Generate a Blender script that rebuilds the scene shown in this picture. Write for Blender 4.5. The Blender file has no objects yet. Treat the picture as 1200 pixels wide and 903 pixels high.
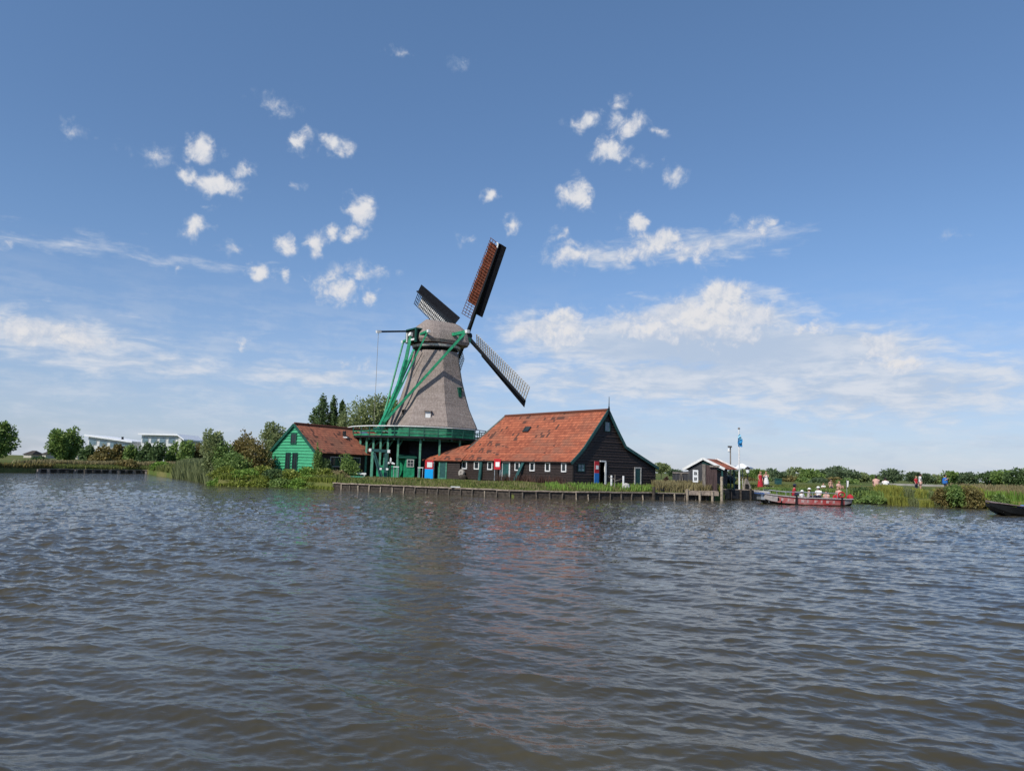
import bpy, math, random
import numpy as np
from mathutils import Vector, Matrix
random.seed(7); rng=np.random.default_rng(7)
SC=bpy.context.scene; COL=SC.collection
# ------------------------------------------------------------------ camera
F=860.; PT=math.atan(97.5/F); RL=math.radians(1.6); CAM=Vector((0,0,2.2))
fw=Vector((0,math.cos(PT),math.sin(PT))); u0=Vector((0,-math.sin(PT),math.cos(PT))); r0=Vector((1,0,0))
RR=r0*math.cos(RL)+u0*math.sin(RL); UU=u0*math.cos(RL)-r0*math.sin(RL)
def ray(px,py): return fw+RR*((px-600)/F)-UU*((py-451.5)/F)
def at(px,py,Y):
    d=ray(px,py); return CAM+d*(Y/d.y)
def gz(px,py,z=0.):
    d=ray(px,py); return CAM+d*((z-CAM.z)/d.z)
def proj(q):
    d=Vector(q)-CAM; z=d.dot(fw); return (600+F*d.dot(RR)/z, 451.5-F*d.dot(UU)/z)
def X(px,Y,z=1.0):
    x=0.
    for _ in range(6):
        x+=(px-proj((x,Y,z))[0])*Y/F
    return x
cd=bpy.data.cameras.new('camera'); cam=bpy.data.objects.new('camera',cd); COL.objects.link(cam)
cd.sensor_width=36; cd.lens=36*F/1200; cd.clip_start=.1; cd.clip_end=20000
m=Matrix((RR,UU,-fw)).transposed().to_4x4(); m.translation=CAM; cam.matrix_world=m
SC.camera=cam
SC.view_settings.view_transform='Standard'; SC.view_settings.look='None'; SC.view_settings.gamma=1
SC.view_settings.use_curve_mapping=False; SC.view_settings.exposure=0.0
SC.cycles.max_bounces=6; SC.cycles.transparent_max_bounces=4; SC.cycles.diffuse_bounces=3; SC.cycles.glossy_bounces=3
# ------------------------------------------------------------------ node helpers
class NT:
    def __init__(s,nt): s.t=nt
    def n(s,typ,**kw):
        o=s.t.nodes.new(typ)
        for k,v in kw.items():
            if k=='inp':
                for a,b in v.items():
                    if isinstance(b,bpy.types.NodeSocket): s.t.links.new(b,o.inputs[a])
                    else: o.inputs[a].default_value=b
            else: setattr(o,k,v)
        return o
    def m(s,op,a,b=0.,c=0.,clamp=False): return s.n('ShaderNodeMath',operation=op,use_clamp=clamp,inp={0:a,1:b,2:c}).outputs[0]
    def v(s,op,a,b=(0,0,0),c=(0,0,0)):
        o=s.n('ShaderNodeVectorMath',operation=op,inp={0:a,1:b,2:c})
        return o.outputs['Value'] if op in('LENGTH','DOT_PRODUCT','DISTANCE') else o.outputs[0]
    def mix(s,f,a,b,blend='MIX'):
        o=s.n('ShaderNodeMix',data_type='RGBA',blend_type=blend)
        for i,x in ((0,f),(6,a),(7,b)):
            if isinstance(x,bpy.types.NodeSocket): s.t.links.new(x,o.inputs[i])
            else: o.inputs[i].default_value=(x if i==0 else (*x[:3],1))
        return o.outputs[2]
    def noise(s,vec,scale,detail=3,rough=.55,dist=0.):
        return s.n('ShaderNodeTexNoise',inp={'Vector':vec,'Scale':scale,'Detail':detail,'Roughness':rough,'Distortion':dist}).outputs[0]
    def step(s,x,a,b):
        o=s.n('ShaderNodeMapRange',interpolation_type='SMOOTHSTEP',inp={0:x,1:a,2:b,3:0.,4:1.}); return o.outputs[0]
def newmat(name):
    m=bpy.data.materials.new(name); m.use_nodes=True; t=NT(m.node_tree); b=m.node_tree.nodes['Principled BSDF']
    return m,t,b
def link(t,a,b): t.t.links.new(a,b)
def mat(name,col,rough=.7,var=.25,scale=3.,bump=0.,bscale=30.,metal=0.,spec=.3,col2=None,stretch=(1,1,1),coord='Object'):
    m,t,b=newmat(name); tc=t.n('ShaderNodeTexCoord').outputs[coord]
    vec=t.v('MULTIPLY',tc,stretch)
    n1=t.noise(vec,scale,5,.65)
    c2=col2 or tuple(c*(1-var) for c in col)
    c1=col if col2 else tuple(min(1,c*(1+var*.6)) for c in col)
    link(t,t.mix(t.step(n1,.35,.65),c2,c1),b.inputs['Base Color'])
    b.inputs['Roughness'].default_value=rough; b.inputs['Metallic'].default_value=metal; b.inputs['Specular IOR Level'].default_value=spec
    if bump:
        n2=t.noise(vec,bscale,3,.6)
        link(t,t.n('ShaderNodeBump',inp={'Strength':.8,'Distance':bump,'Height':n2}).outputs[0],b.inputs['Normal'])
    return m
def leafmat(name,c1,c2,trans=.38):
    m,t,b=newmat(name); g=t.n('ShaderNodeNewGeometry'); tc=t.n('ShaderNodeTexCoord').outputs['Object']
    r=g.outputs['Random Per Island']; n=t.noise(tc,.7,3,.6)
    f=t.m('ADD',t.m('MULTIPLY',r,.55),t.m('MULTIPLY',t.step(n,.3,.7),.45))
    c=t.mix(f,c1,c2); link(t,c,b.inputs['Base Color']); b.inputs['Roughness'].default_value=.55; b.inputs['Specular IOR Level'].default_value=.25
    tr=t.n('ShaderNodeBsdfTranslucent'); link(t,c,tr.inputs[0])
    ms=t.n('ShaderNodeMixShader',inp={0:trans}); link(t,b.outputs[0],ms.inputs[1]); link(t,tr.outputs[0],ms.inputs[2])
    link(t,ms.outputs[0],m.node_tree.nodes['Material Output'].inputs[0])
    return m
# ------------------------------------------------------------------ mesh helpers
class MB:
    def __init__(s): s.v=[]; s.f=[]; s.uv={}; s.M=None
    def add(s,vs,fs,uvs=None):
        o=len(s.v)
        if s.M is not None: vs=[s.M@Vector(p) for p in vs]
        s.v+= [tuple(p) for p in vs]
        for i,f in enumerate(fs):
            if uvs: s.uv[len(s.f)]=uvs[i]
            s.f.append(tuple(a+o for a in f))
        return s
    def quad(s,*p,uv=None): return s.add(p,[tuple(range(len(p)))],[uv] if uv else None)
    def hexa(s,p):  # 8 pts: bottom 4 ccw, top 4
        return s.add(p,[(3,2,1,0),(4,5,6,7),(0,1,5,4),(1,2,6,5),(2,3,7,6),(3,0,4,7)])
    def box(s,c,d,rz=0.,bev=0.):
        x,y,z=d[0]/2,d[1]/2,d[2]/2; k,h=math.cos(rz),math.sin(rz)
        def T(a,b,e): return (c[0]+a*k-b*h,c[1]+a*h+b*k,c[2]+e)
        return s.hexa([T(-x,-y,-z),T(x,-y,-z),T(x,y,-z),T(-x,y,-z),T(-x,-y,z),T(x,-y,z),T(x,y,z),T(-x,y,z)])
    def bar(s,p,q,w,h=None,up=(0,0,1),w2=None,h2=None):
        p,q=Vector(p),Vector(q); h=h or w; w2=w2 or w; h2=h2 or h; d=(q-p).normalized(); up=Vector(up)
        if abs(d.dot(up))>.98: up=Vector((0,1,0))
        a=d.cross(up).normalized(); b=a.cross(d)
        P=[]
        for c,ww,hh in((p,w,h),(q,w2,h2)):
            P+=[c-a*ww/2-b*hh/2,c+a*ww/2-b*hh/2,c+a*ww/2+b*hh/2,c-a*ww/2+b*hh/2]
        return s.add(P,[(0,1,2,3),(7,6,5,4),(1,0,4,5),(2,1,5,6),(3,2,6,7),(0,3,7,4)])
    def tube(s,p,q,r,r2=None,n=8,cap=True):
        p,q=Vector(p),Vector(q); r2=r if r2 is None else r2; d=(q-p).normalized(); up=Vector((0,0,1)) if abs(d.z)<.95 else Vector((1,0,0))
        a=d.cross(up).normalized(); b=a.cross(d); P=[]
        for c,rr in((p,r),(q,r2)):
            for i in range(n):
                t=2*math.pi*i/n; P.append(c+a*rr*math.cos(t)+b*rr*math.sin(t))
        fs=[(i,(i+1)%n,n+(i+1)%n,n+i) for i in range(n)]
        if cap: fs+=[tuple(range(n))[::-1],tuple(range(n,2*n))]
        return s.add(P,fs)
    def path(s,pts,r,n=6):
        for a,b in zip(pts[:-1],pts[1:]): s.tube(a,b,r,n=n)
        return s
    def rings(s,rings,cap=True):
        n=len(rings[0]); P=[p for r in rings for p in r]; fs=[]
        for k in range(len(rings)-1):
            for i in range(n): fs.append((k*n+i,k*n+(i+1)%n,(k+1)*n+(i+1)%n,(k+1)*n+i))
        if cap: fs+=[tuple(range(n))[::-1],tuple(range((len(rings)-1)*n,len(rings)*n))]
        return s.add(P,fs)
    def ell(s,c,prof,n=10,rz=0.):  # prof: list (z,rx,ry)
        k,h=math.cos(rz),math.sin(rz); R=[]
        for z,rx,ry in prof:
            R.append([(c[0]+rx*math.cos(2*math.pi*i/n)*k-ry*math.sin(2*math.pi*i/n)*h,c[1]+rx*math.cos(2*math.pi*i/n)*h+ry*math.sin(2*math.pi*i/n)*k,c[2]+z) for i in range(n)])
        return s.rings(R)
    def build(s,name,m,parent=None,world=True,smooth=False,G=0.):
        vs=s.v
        if parent is not None and world:
            r=parent
            while r.parent: r=r.parent
            o=r.location; vs=[(a[0]-o.x,a[1]-o.y,a[2]-o.z) for a in vs]
        elif G: vs=[(a[0],a[1],a[2]-G) for a in vs]
        me=bpy.data.meshes.new(name); me.from_pydata(vs,[],s.f); me.materials.append(m)
        if s.uv:
            ul=me.uv_layers.new(name='UVMap')
            for p in me.polygons:
                if p.index in s.uv:
                    for li,c in zip(p.loop_indices,s.uv[p.index]): ul.data[li].uv=c
        if smooth: me.polygons.foreach_set('use_smooth',[True]*len(me.polygons))
        me.update()
        o=bpy.data.objects.new(name,me); COL.objects.link(o)
        if parent is not None: o.parent=parent
        return o
def tag(o,label=None,cat=None,group=None,kind=None):
    if label: o['label']=label
    if cat: o['category']=cat
    if group: o['group']=group
    if kind: o['kind']=kind
    return o
def thing(name,label,cat,loc,rz=0.,group=None):
    o=bpy.data.objects.new(name,None); COL.objects.link(o); o.location=loc; o.rotation_euler=(0,0,rz); o.empty_display_size=.3
    return tag(o,label,cat,group)
def copy_tree(o,loc,rz=0.,sc=(1,1,1),label=None):
    c=o.copy(); COL.objects.link(c); c.location=loc; c.rotation_euler=(0,0,rz); c.scale=sc
    if label: c['label']=label
    for ch in list(o.children):
        d=ch.copy(); COL.objects.link(d); d.parent=c
        for g in list(ch.children):
            e=g.copy(); COL.objects.link(e); e.parent=d
    return c
def npmesh(name,V,Fc,m,smooth=False):
    me=bpy.data.meshes.new(name); V=np.asarray(V,np.float32); Fc=np.asarray(Fc,np.int32); k=Fc.shape[1]
    me.vertices.add(len(V)); me.vertices.foreach_set('co',V.ravel())
    me.loops.add(Fc.size); me.loops.foreach_set('vertex_index',Fc.ravel())
    me.polygons.add(len(Fc)); me.polygons.foreach_set('loop_start',np.arange(0,Fc.size,k,dtype=np.int32))
    if smooth: me.polygons.foreach_set('use_smooth',np.ones(len(Fc),bool))
    me.materials.append(m); me.update(calc_edges=True); me.validate()
    return me
# ------------------------------------------------------------------ materials
M={}
M['black_boards']=mat('black_boards',(.036,.025,.021),.6,.5,4,.004,40,stretch=(1,1,6))
M['dark_inside']=mat('dark_inside',(.01,.01,.01),.9)  # near-black stands for the unlit depth of openings, painted into the colour
M['teal']=mat('teal_paint',(.025,.085,.08),.5,.25,3)
M['white']=mat('white_paint',(.72,.72,.70),.5,.12,4)
M['green']=mat('mill_green',(.02,.25,.12),.5,.35,2.5,bump=.004)
M['skirt_green']=mat('shaded_skirt_green',(.03,.15,.085),.6,.4,1.6)  # mill green darkened to carry the shade of the thatch overhang
M['green_dark']=mat('dark_green_paint',(.012,.08,.055),.5,.3,3)
M['green_house']=mat('house_green',(.05,.34,.165),.55,.18,3,stretch=(1,1,5))
M['post_green']=mat('post_green',(.08,.24,.16),.6,.3,3)
M['tarblack']=mat('tar_black',(.012,.013,.016),.5,.4,4)
M['navy']=mat('blue_black_boards',(.007,.008,.011),.75,.4,4,spec=.1)
M['latt_white']=mat('pale_wood',(.46,.44,.40),.7,.2,5)
M['latt_brown']=mat('brown_wood',(.13,.055,.035),.7,.3,5)
M['rust_cloth']=mat('rust_cloth',(.26,.065,.028),.85,.3,1.5)
M['pale_cloth']=mat('pale_cloth',(.62,.61,.58),.85,.12,2)
M['grey_wood']=mat('grey_wood',(.22,.19,.16),.8,.35,6,.004,30,stretch=(1,1,.3))
M['pale_post']=mat('weathered_post',(.34,.28,.21),.85,.35,6)
M['plank_pale']=mat('weathered_plank',(.30,.24,.19),.85,.4,3)
M['plank_dark']=mat('dark_plank',(.06,.048,.038),.8,.5,5)
M['screen_wood']=mat('purple_brown_boards',(.085,.055,.052),.8,.4,3,stretch=(6,6,.4))
M['grey_boards']=mat('grey_black_boards',(.055,.055,.06),.8,.4,3,stretch=(6,6,.4))
M['red']=mat('red_sign',(.50,.02,.03),.5,.1,3)
M['blue_dull']=mat('blue_sign',(.02,.17,.50),.5,.08,3)
M['blue']=mat('bright_blue_sign',(.005,.36,.82),.45,.08,3)
M['white_sign']=mat('white_sign',(.8,.8,.78),.5,.05,3)
M['glass_dark']=mat('window_glass',(.02,.025,.03),.08,.3,2,spec=.6)
M['glass_pale']=mat('pale_window',(.13,.20,.24),.15,.25,2,spec=.6)
M['stone']=mat('millstone',(.30,.27,.24),.9,.25,8,.01,30)
M['bark']=mat('bark',(.09,.07,.05),.9,.35,5,.01,20)
M['skin']=mat('skin',(.50,.29,.21),.55,.1,8)
M['hair_dark']=mat('dark_hair',(.02,.014,.01),.6)
M['hair_fair']=mat('fair_hair',(.25,.15,.07),.6)
M['cl_red']=mat('red_cloth',(.42,.025,.035),.85,.15,6)
M['cl_white']=mat('white_cloth',(.72,.70,.68),.85,.1,6)
M['cl_blue']=mat('blue_cloth',(.03,.16,.50),.8,.2,5)
M['cl_navy']=mat('navy_cloth',(.02,.025,.05),.85,.2,6)
M['cl_pink']=mat('pink_cloth',(.60,.36,.30),.85,.12,6)
M['cl_green']=mat('green_tarp',(.05,.22,.14),.6,.3,3)
M['tarp_blue']=mat('blue_tarp',(.10,.17,.38),.6,.5,3)
M['metal']=mat('galvanised_metal',(.45,.46,.47),.4,.15,5,metal=.6)
M['boat_red']=mat('faded_red_hull',(.42,.06,.06),.55,.0,1.,col2=(.50,.24,.22))
M['boat_grey']=mat('boat_grey',(.42,.38,.36),.6,.2,4)
M['boat_black']=mat('boat_black',(.01,.011,.012),.4,.3,4)
M['deck_brown']=mat('deck_brown',(.20,.15,.145),.8,.3,4)
M['flag_blue']=mat('pennant_blue',(.03,.25,.50),.7,.1,4,col2=(.02,.14,.33))
M['flag_pale']=mat('pennant_pale',(.30,.60,.75),.7,.1,4)
M['roof_white']=mat('white_roof',(.75,.76,.78),.5,.06,1)
M['wall_white']=mat('white_wall',(.62,.63,.62),.7,.1,.6)
M['bell']=mat('bell_metal',(.45,.40,.26),.35,.2,5,metal=.7)
M['red_brown']=mat('red_brown_paint',(.10,.03,.025),.7,.3,4)
M['rope']=mat('rope',(.30,.27,.22),.9,.2,8)
M['lead_strip']=mat('lead_flashing',(.16,.19,.17),.7,.25,3)

def tilemat(name,c1,c2,c3,missing=.62,off=(0,0,0),drk=(.11,.05,.036)):
    m,t,b=newmat(name); uv=t.n('ShaderNodeUVMap').outputs[0]
    s=t.n('ShaderNodeSeparateXYZ',inp={0:uv}); u,v=s.outputs[0],s.outputs[1]
    vr=t.m('DIVIDE',v,.33); row=t.m('FLOOR',vr); fr=t.m('FRACT',vr)
    ur=t.m('ADD',t.m('DIVIDE',u,.26),t.m('MULTIPLY',row,.0)); colm=t.m('FLOOR',ur); fu=t.m('FRACT',ur)
    cell=t.n('ShaderNodeCombineXYZ',inp={0:colm,1:row,2:0.}).outputs[0]
    wn=t.n('ShaderNodeTexWhiteNoise',noise_dimensions='3D',inp={'Vector':cell}); w=wn.outputs[0]
    cc=t.v('ADD',cell,off)
    big=t.noise(t.v('MULTIPLY',cc,(.08,.13,1)),1.,4,.6); big2=t.noise(t.v('MULTIPLY',cc,(.22,.3,1)),1.,3,.6,.5)
    rw=t.n('ShaderNodeTexWhiteNoise',noise_dimensions='1D',inp={'W':row}).outputs[0]; base=t.mix(t.m('ADD',t.m('MULTIPLY',w,.8),t.m('MULTIPLY',rw,.3),clamp=True),tuple(a*1.12 for a in c1),tuple(a*.78 for a in c2)); base=t.mix(t.m('MULTIPLY',t.step(big,.42,.68),.7),base,c3)
    fine=t.noise(uv,14.,4,.7); base=t.mix(t.m('MULTIPLY',t.step(fine,.45,.75),.35),base,tuple(a*.45 for a in c1))
    thr=t.m('ADD',missing,t.m('MULTIPLY',t.step(t.m('SUBTRACT',u,t.m('MULTIPLY',t.m('SUBTRACT',v,50.),.9)),55.,61.),.05)); hole=t.m('GREATER_THAN',t.m('ADD',big2,t.m('MULTIPLY',w,.16)),thr)
    base=t.mix(hole,base,drk)
    lap=t.step(fr,.02,.24); base=t.mix(t.m('MULTIPLY',t.m('SUBTRACT',1.,lap),.7),base,(.05,.02,.015))
    link(t,base,b.inputs['Base Color']); b.inputs['Roughness'].default_value=.8; b.inputs['Specular IOR Level'].default_value=.2
    wv=t.m('MULTIPLY',t.m('SINE',t.m('MULTIPLY',fu,6.2832)),.5)
    h=t.m('ADD',t.m('MULTIPLY',wv,.035),t.m('ADD',t.m('MULTIPLY',t.m('SUBTRACT',1.,fr),.04),t.m('MULTIPLY',w,.012)))
    link(t,t.n('ShaderNodeBump',inp={'Strength':1.,'Distance':1.,'Height':h}).outputs[0],b.inputs['Normal'])
    return m
M['tiles']=tilemat('orange_pantiles',(.44,.135,.068),(.32,.09,.05),(.24,.115,.075),.695)
M['tiles_dull']=tilemat('weathered_pantiles',(.42,.15,.085),(.32,.115,.07),(.25,.125,.08),.70,(40,11,3))
def thatch():
    m,t,b=newmat('thatch'); tc=t.n('ShaderNodeTexCoord').outputs['Object']
    a=t.noise(t.v('MULTIPLY',tc,(5,5,1.3)),1.2,5,.7); c=t.noise(tc,.45,4,.6); l=t.noise(t.v('MULTIPLY',tc,(.35,.35,3.2)),1.,4,.7)
    col=t.mix(t.step(a,.3,.7),(.24,.195,.17),(.37,.31,.275)); col=t.mix(t.m('MULTIPLY',t.step(l,.45,.7),.5),col,(.20,.16,.14))
    col=t.mix(t.m('MULTIPLY',t.step(c,.45,.75),.35),col,(.17,.15,.12))
    link(t,col,b.inputs['Base Color']); b.inputs['Roughness'].default_value=.95; b.inputs['Specular IOR Level'].default_value=.1
    h=t.m('ADD',t.m('MULTIPLY',t.noise(t.v('MULTIPLY',tc,(14,14,4)),1.,4,.7),.08),t.m('MULTIPLY',l,.06))
    link(t,t.n('ShaderNodeBump',inp={'Strength':1.,'Distance':1.,'Height':h}).outputs[0],b.inputs['Normal'])
    return m
M['thatch']=thatch()
LF={
 'mid':leafmat('leaf_mid',(0.099,0.184,0.047),(0.282,0.370,0.105)),
 'dark':leafmat('leaf_dark',(0.045,0.092,0.032),(0.145,0.206,0.074)),
 'grey':leafmat('leaf_greygreen',(0.145,0.202,0.081),(0.390,0.425,0.193)),
 'yellow':leafmat('leaf_yellowgreen',(.125,.165,.030),(.35,.39,.075)),
 'bright':leafmat('leaf_bright',(0.104,0.208,0.034),(0.299,0.436,0.085)),
 'rusty':leafmat('leaf_rusty',(0.104,0.109,0.038),(0.330,0.247,0.085)),
 'far':leafmat('leaf_far_hazed',(0.073,0.122,0.061),(0.185,0.238,0.117)),  # distance haze put into the leaf colour: bluish and less saturated
 'reed':leafmat('reed_leaf',(0.125,0.156,0.063),(0.275,0.300,0.138)),
 'reedy':leafmat('reed_yellow',(.17,.19,.04),(.42,.42,.09)),
 'straw':leafmat('straw_leaf',(.17,.14,.065),(.40,.34,.17)),
 'grass':leafmat('grass_leaf',(.075,.115,.025),(.27,.28,.085)),
 'weed':leafmat('dry_weed',(.07,.04,.03),(.16,.09,.07)),
}
# ------------------------------------------------------------------ tuning values
SKY_DUST=.25; SKY_STR=.121
WAVE_A=.044; WAVE_B=.165; WAVE_C=.15; WAVE_D=.12
WCOL1=(.050,.042,.024); WCOL2=(.066,.056,.032); WROUGH=.04; FAR_B=.20
# ------------------------------------------------------------------ sun and sky
SUN_AZ=math.radians(218); SUN_EL=math.radians(43)
ts=Vector((math.sin(SUN_AZ)*math.cos(SUN_EL),math.cos(SUN_AZ)*math.cos(SUN_EL),math.sin(SUN_EL)))
sl=bpy.data.lights.new('sun','SUN'); sl.energy=4.3; sl.angle=math.radians(.53); sl.color=(1,.95,.87)
so=bpy.data.objects.new('sun',sl); COL.objects.link(so); so.rotation_euler=ts.to_track_quat('Z','Y').to_euler(); so.location=(0,0,60)
W=bpy.data.worlds.new('World'); SC.world=W; W.use_nodes=True; t=NT(W.node_tree)
bg=W.node_tree.nodes['Background']; wo=W.node_tree.nodes['World Output']
sk=t.n('ShaderNodeTexSky',sky_type='NISHITA',sun_disc=False,sun_elevation=SUN_EL,sun_rotation=SUN_AZ,altitude=0.,air_density=1.0,dust_density=SKY_DUST,ozone_density=3.5)
bg.inputs[1].default_value=SKY_STR
tc=t.n('ShaderNodeTexCoord').outputs['Generated']
s=t.n('ShaderNodeSeparateXYZ',inp={0:tc})
az=t.m('MULTIPLY',t.m('ARCTAN2',s.outputs[0],s.outputs[1]),57.29578)
el=t.m('MULTIPLY',t.m('ARCSINE',s.outputs[2]),57.29578)
hz=t.step(el,20.,0.)
t.t.links.new(t.mix(1.,sk.outputs[0],t.mix(hz,t.mix(t.step(el,18.,38.),(.90,.98,1.06),(1.02,1.13,1.18)),(.78,.76,.92)),'MULTIPLY'),bg.inputs[0])
ae=t.n('ShaderNodeCombineXYZ',inp={0:az,1:el,2:0.}).outputs[0]
warp=t.n('ShaderNodeTexNoise',inp={'Vector':ae,'Scale':.7,'Detail':3.})
aw=t.v('MULTIPLY_ADD',warp.outputs['Color'],(2.4,1.8,0),t.v('ADD',ae,(-1.2,-.9,0)))
PUFF=[(237,174,20,14,1.1),(218,206,14,9,.95),(258,217,27,13,1.05),(285,200,16,9,.7),(231,268,17,14,.85),(180,178,30,14,.42),(85,154,18,8,.45),
(14,284,11,9,.5),(326,125,26,9,.45),(352,165,14,14,.85),(390,172,21,12,.95),(348,218,10,6,.5),(423,248,18,18,1.1),(412,275,15,10,.8),(372,285,14,15,1.),
(388,270,11,9,.9),(336,287,14,11,.9),(275,291,17,9,.45),(302,321,14,11,.9),(330,324,10,8,.7),(360,325,10,7,.5),(395,338,32,24,.82),(430,320,36,10,.65),
(433,350,10,9,.8),(243,241,10,6,.5),(206,314,9,7,.45),(277,402,15,11,.68),(724,119,14,10,.6),(688,142,23,10,.88),(735,147,27,13,.82),(770,155,19,9,.5),
(715,176,22,12,1.05),(790,208,17,12,.62),(745,193,26,9,.4),(676,228,21,17,1.1),(574,228,13,9,.85),(601,264,9,12,.9),(660,278,18,10,.68),(672,300,42,17,.68),
(747,262,14,13,1.),(775,285,36,17,.9),(820,295,36,14,.75),(880,270,36,18,.6),(905,265,21,12,.5),(740,300,52,15,.55),(551,284,16,9,.45),(1112,278,17,6,.42),
(468,60,16,7,.42),(540,75,13,9,.32),(408,425,26,9,.6),
(845,350,34,24,1.2),(820,368,52,24,1.1),(660,375,30,17,1.05),(640,390,58,19,.85),(760,380,66,20,.85),
(1030,400,20,17,.85),(1052,422,42,15,.85),(950,385,22,11,.8),(838,372,80,34,1.0),(655,384,60,16,.85),
(30,385,64,22,.68),(80,395,62,17,.8),]
BANK=[(835,388,120,56,1.3),(735,402,170,34,1.15),(930,418,180,44,1.2),(1020,455,230,46,.85),(800,445,290,40,.8),(650,388,85,27,1.1),(50,392,140,30,.75),(160,425,130,20,.5),(370,440,130,18,.55),(70,285,150,10,.18),(700,300,60,16,.5),(830,285,100,20,.4)]
def azel(px,py):
    d=ray(px,py).normalized(); return math.degrees(math.atan2(d.x,d.y)),math.degrees(math.asin(d.z))
mx=None
for (px,py,rx,ry,a) in PUFF:
    a0,e0=azel(px,py); sx=rx*1.38/F*57.3*math.cos(math.radians(a0))**1; sy=ry*1.38/F*57.3
    ln=t.v('LENGTH',t.v('MULTIPLY_ADD',aw,(1/sx,1/sy,0),(-a0/sx,-e0/sy,0)))
    vv=t.m('MULTIPLY_ADD',ln,-a,a)
    mx=vv if mx is None else t.m('MAXIMUM',mx,vv)
mx=t.m('MAXIMUM',mx,-.4)
n1=t.noise(ae,.75,9,.64,.3); n2=t.noise(t.v('MULTIPLY',ae,(.22,1.1,1)),.9,6,.6)
dens=t.m('ADD',mx,t.m('MULTIPLY',t.m('SUBTRACT',n1,.5),1.75))
alpha=t.m('MULTIPLY',t.step(dens,.10,.85),t.step(mx,-.35,.55))
# thin veils low over the horizon
veil=t.m('MULTIPLY',t.step(t.m('ADD',n2,t.m('MULTIPLY',t.m('SUBTRACT',n1,.5),.35)),.38,.66),t.m('MULTIPLY',t.step(el,16.,4.),.42))
puff=alpha
nU=t.noise(t.v('ADD',ae,(-.2,.42,0.)),.75,6,.64,.3)
lit=t.m('ADD',t.m('MULTIPLY',t.m('SUBTRACT',n1,nU),2.0),t.m('ADD',.42,t.m('MULTIPLY',mx,.35)))
a0,e0=azel(835,410)
gl=t.v('LENGTH',t.v('MULTIPLY_ADD',aw,(1/8.,1/1.7,0),(-a0/8.,-e0/1.7,0)))
lit=t.m('SUBTRACT',lit,t.m('MULTIPLY',t.step(gl,1.3,.2),.30))
ns=t.noise(t.v('MULTIPLY',ae,(.35,1.3,1)),.8,7,.62,.3)
cc=t.mix(t.step(lit,.05,.95),(.50,.57,.69),(.76,.76,.785))
bc=t.mix(t.m('MULTIPLY',t.step(ns,.35,.65),t.step(gl,.4,1.5)),(.48,.57,.71),(.70,.73,.79))
cc=t.mix(t.step(puff,.02,.55),bc,cc)
cb=t.n('ShaderNodeBackground',inp={1:1.0}); t.t.links.new(cc,cb.inputs[0])
hb=t.n('ShaderNodeBackground',inp={0:(.40,.53,.72,1),1:1.0})
hm=t.n('ShaderNodeMixShader'); t.t.links.new(t.m('MULTIPLY',t.step(el,15.,-1.),.5),hm.inputs[0]); t.t.links.new(bg.outputs[0],hm.inputs[1]); t.t.links.new(hb.outputs[0],hm.inputs[2])
bm=None
for (px,py,rx,ry,a) in BANK:
    a0,e0=azel(px,py); sx,sy=rx/F*57.3,ry/F*57.3
    vv=t.m('MULTIPLY_ADD',t.v('LENGTH',t.v('MULTIPLY_ADD',aw,(1/sx,1/sy,0),(-a0/sx,-e0/sy,0))),-a,a); bm=vv if bm is None else t.m('MAXIMUM',bm,vv)
ns=t.noise(t.v('MULTIPLY',ae,(.35,1.3,1)),.8,7,.62,.3)
bank=t.m('MULTIPLY',t.step(t.m('ADD',bm,t.m('MULTIPLY',t.m('SUBTRACT',ns,.5),1.3)),-.08,.62),.88)
alpha=t.m('MAXIMUM',t.m('MAXIMUM',puff,veil),bank)
ms=t.n('ShaderNodeMixShader'); t.t.links.new(alpha,ms.inputs[0]); t.t.links.new(hm.outputs[0],ms.inputs[1]); t.t.links.new(cb.outputs[0],ms.inputs[2])
t.t.links.new(ms.outputs[0],wo.inputs[0])
W.cycles.sampling_method='MANUAL'; W.cycles.sample_map_resolution=512
# ------------------------------------------------------------------ terrain
SH=[(-150,553.2),(0,553.4),(90,554),(172,554.6),(186,557.5),(204,560),(222,562),(245,566.5),(256,569),(300,569.8),(345,571),(390,573.2),(420,575),(480,577.4),(540,580.2),(600,583),(680,584.6),(770,585.2),(835,586),
 (850,584.6),(890,585.5),(940,586.8),(1000,588.8),(1067,592),(1133,594.3),(1165,595.8),(1260,600)]
SHW=[gz(a,b,0.) for a,b in SH]
sxs=[p.x for p in SHW]; sys_=[p.y for p in SHW]
assert all(b>a for a,b in zip(sxs[:-1],sxs[1:])),sxs
def shore(x): return float(np.interp(x,sxs,sys_))
TT=[0,1,3,7,40,400,4000]; TZ=[.58,.70,.90,1.0,1.02,1.1,1.1]
def ground(x,y):
    k=y-shore(x)
    if k<0: return -.8
    b=float(np.interp(k,TT,TZ)); e=min(1,max(0,(x-16)/8)); return b*(1+.15*e)
xs=sorted(set([-4000,-1500,-600,-300,-180,-120]+list(np.arange(-100,80,.8).round(2))+[100,130,180,300,600,1500,4000]+[round(v,3) for v in sxs]))
ts_=[0,.0,.35,1,2,3,5,7,10,15,25,40,70,120,250,600,1500,5000]
V=[];
for i,x in enumerate(xs):
    for k,tt in enumerate(ts_):
        y=shore(x)+tt; z=-.9 if k==0 else ground(x,y)+(random.uniform(-.05,.05) if 1<k<12 else 0)
        V.append((x,y,z))
nt=len(ts_); Fc=[(i*nt+k,(i+1)*nt+k,(i+1)*nt+k+1,i*nt+k+1) for i in range(len(xs)-1) for k in range(nt-1)]
gm,t,b=newmat('meadow'); tcg=t.n('ShaderNodeTexCoord').outputs['Object']
a=t.noise(t.v('MULTIPLY',tcg,(.5,1,1)),.12,5,.6); c=t.noise(tcg,2.2,4,.7)
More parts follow.
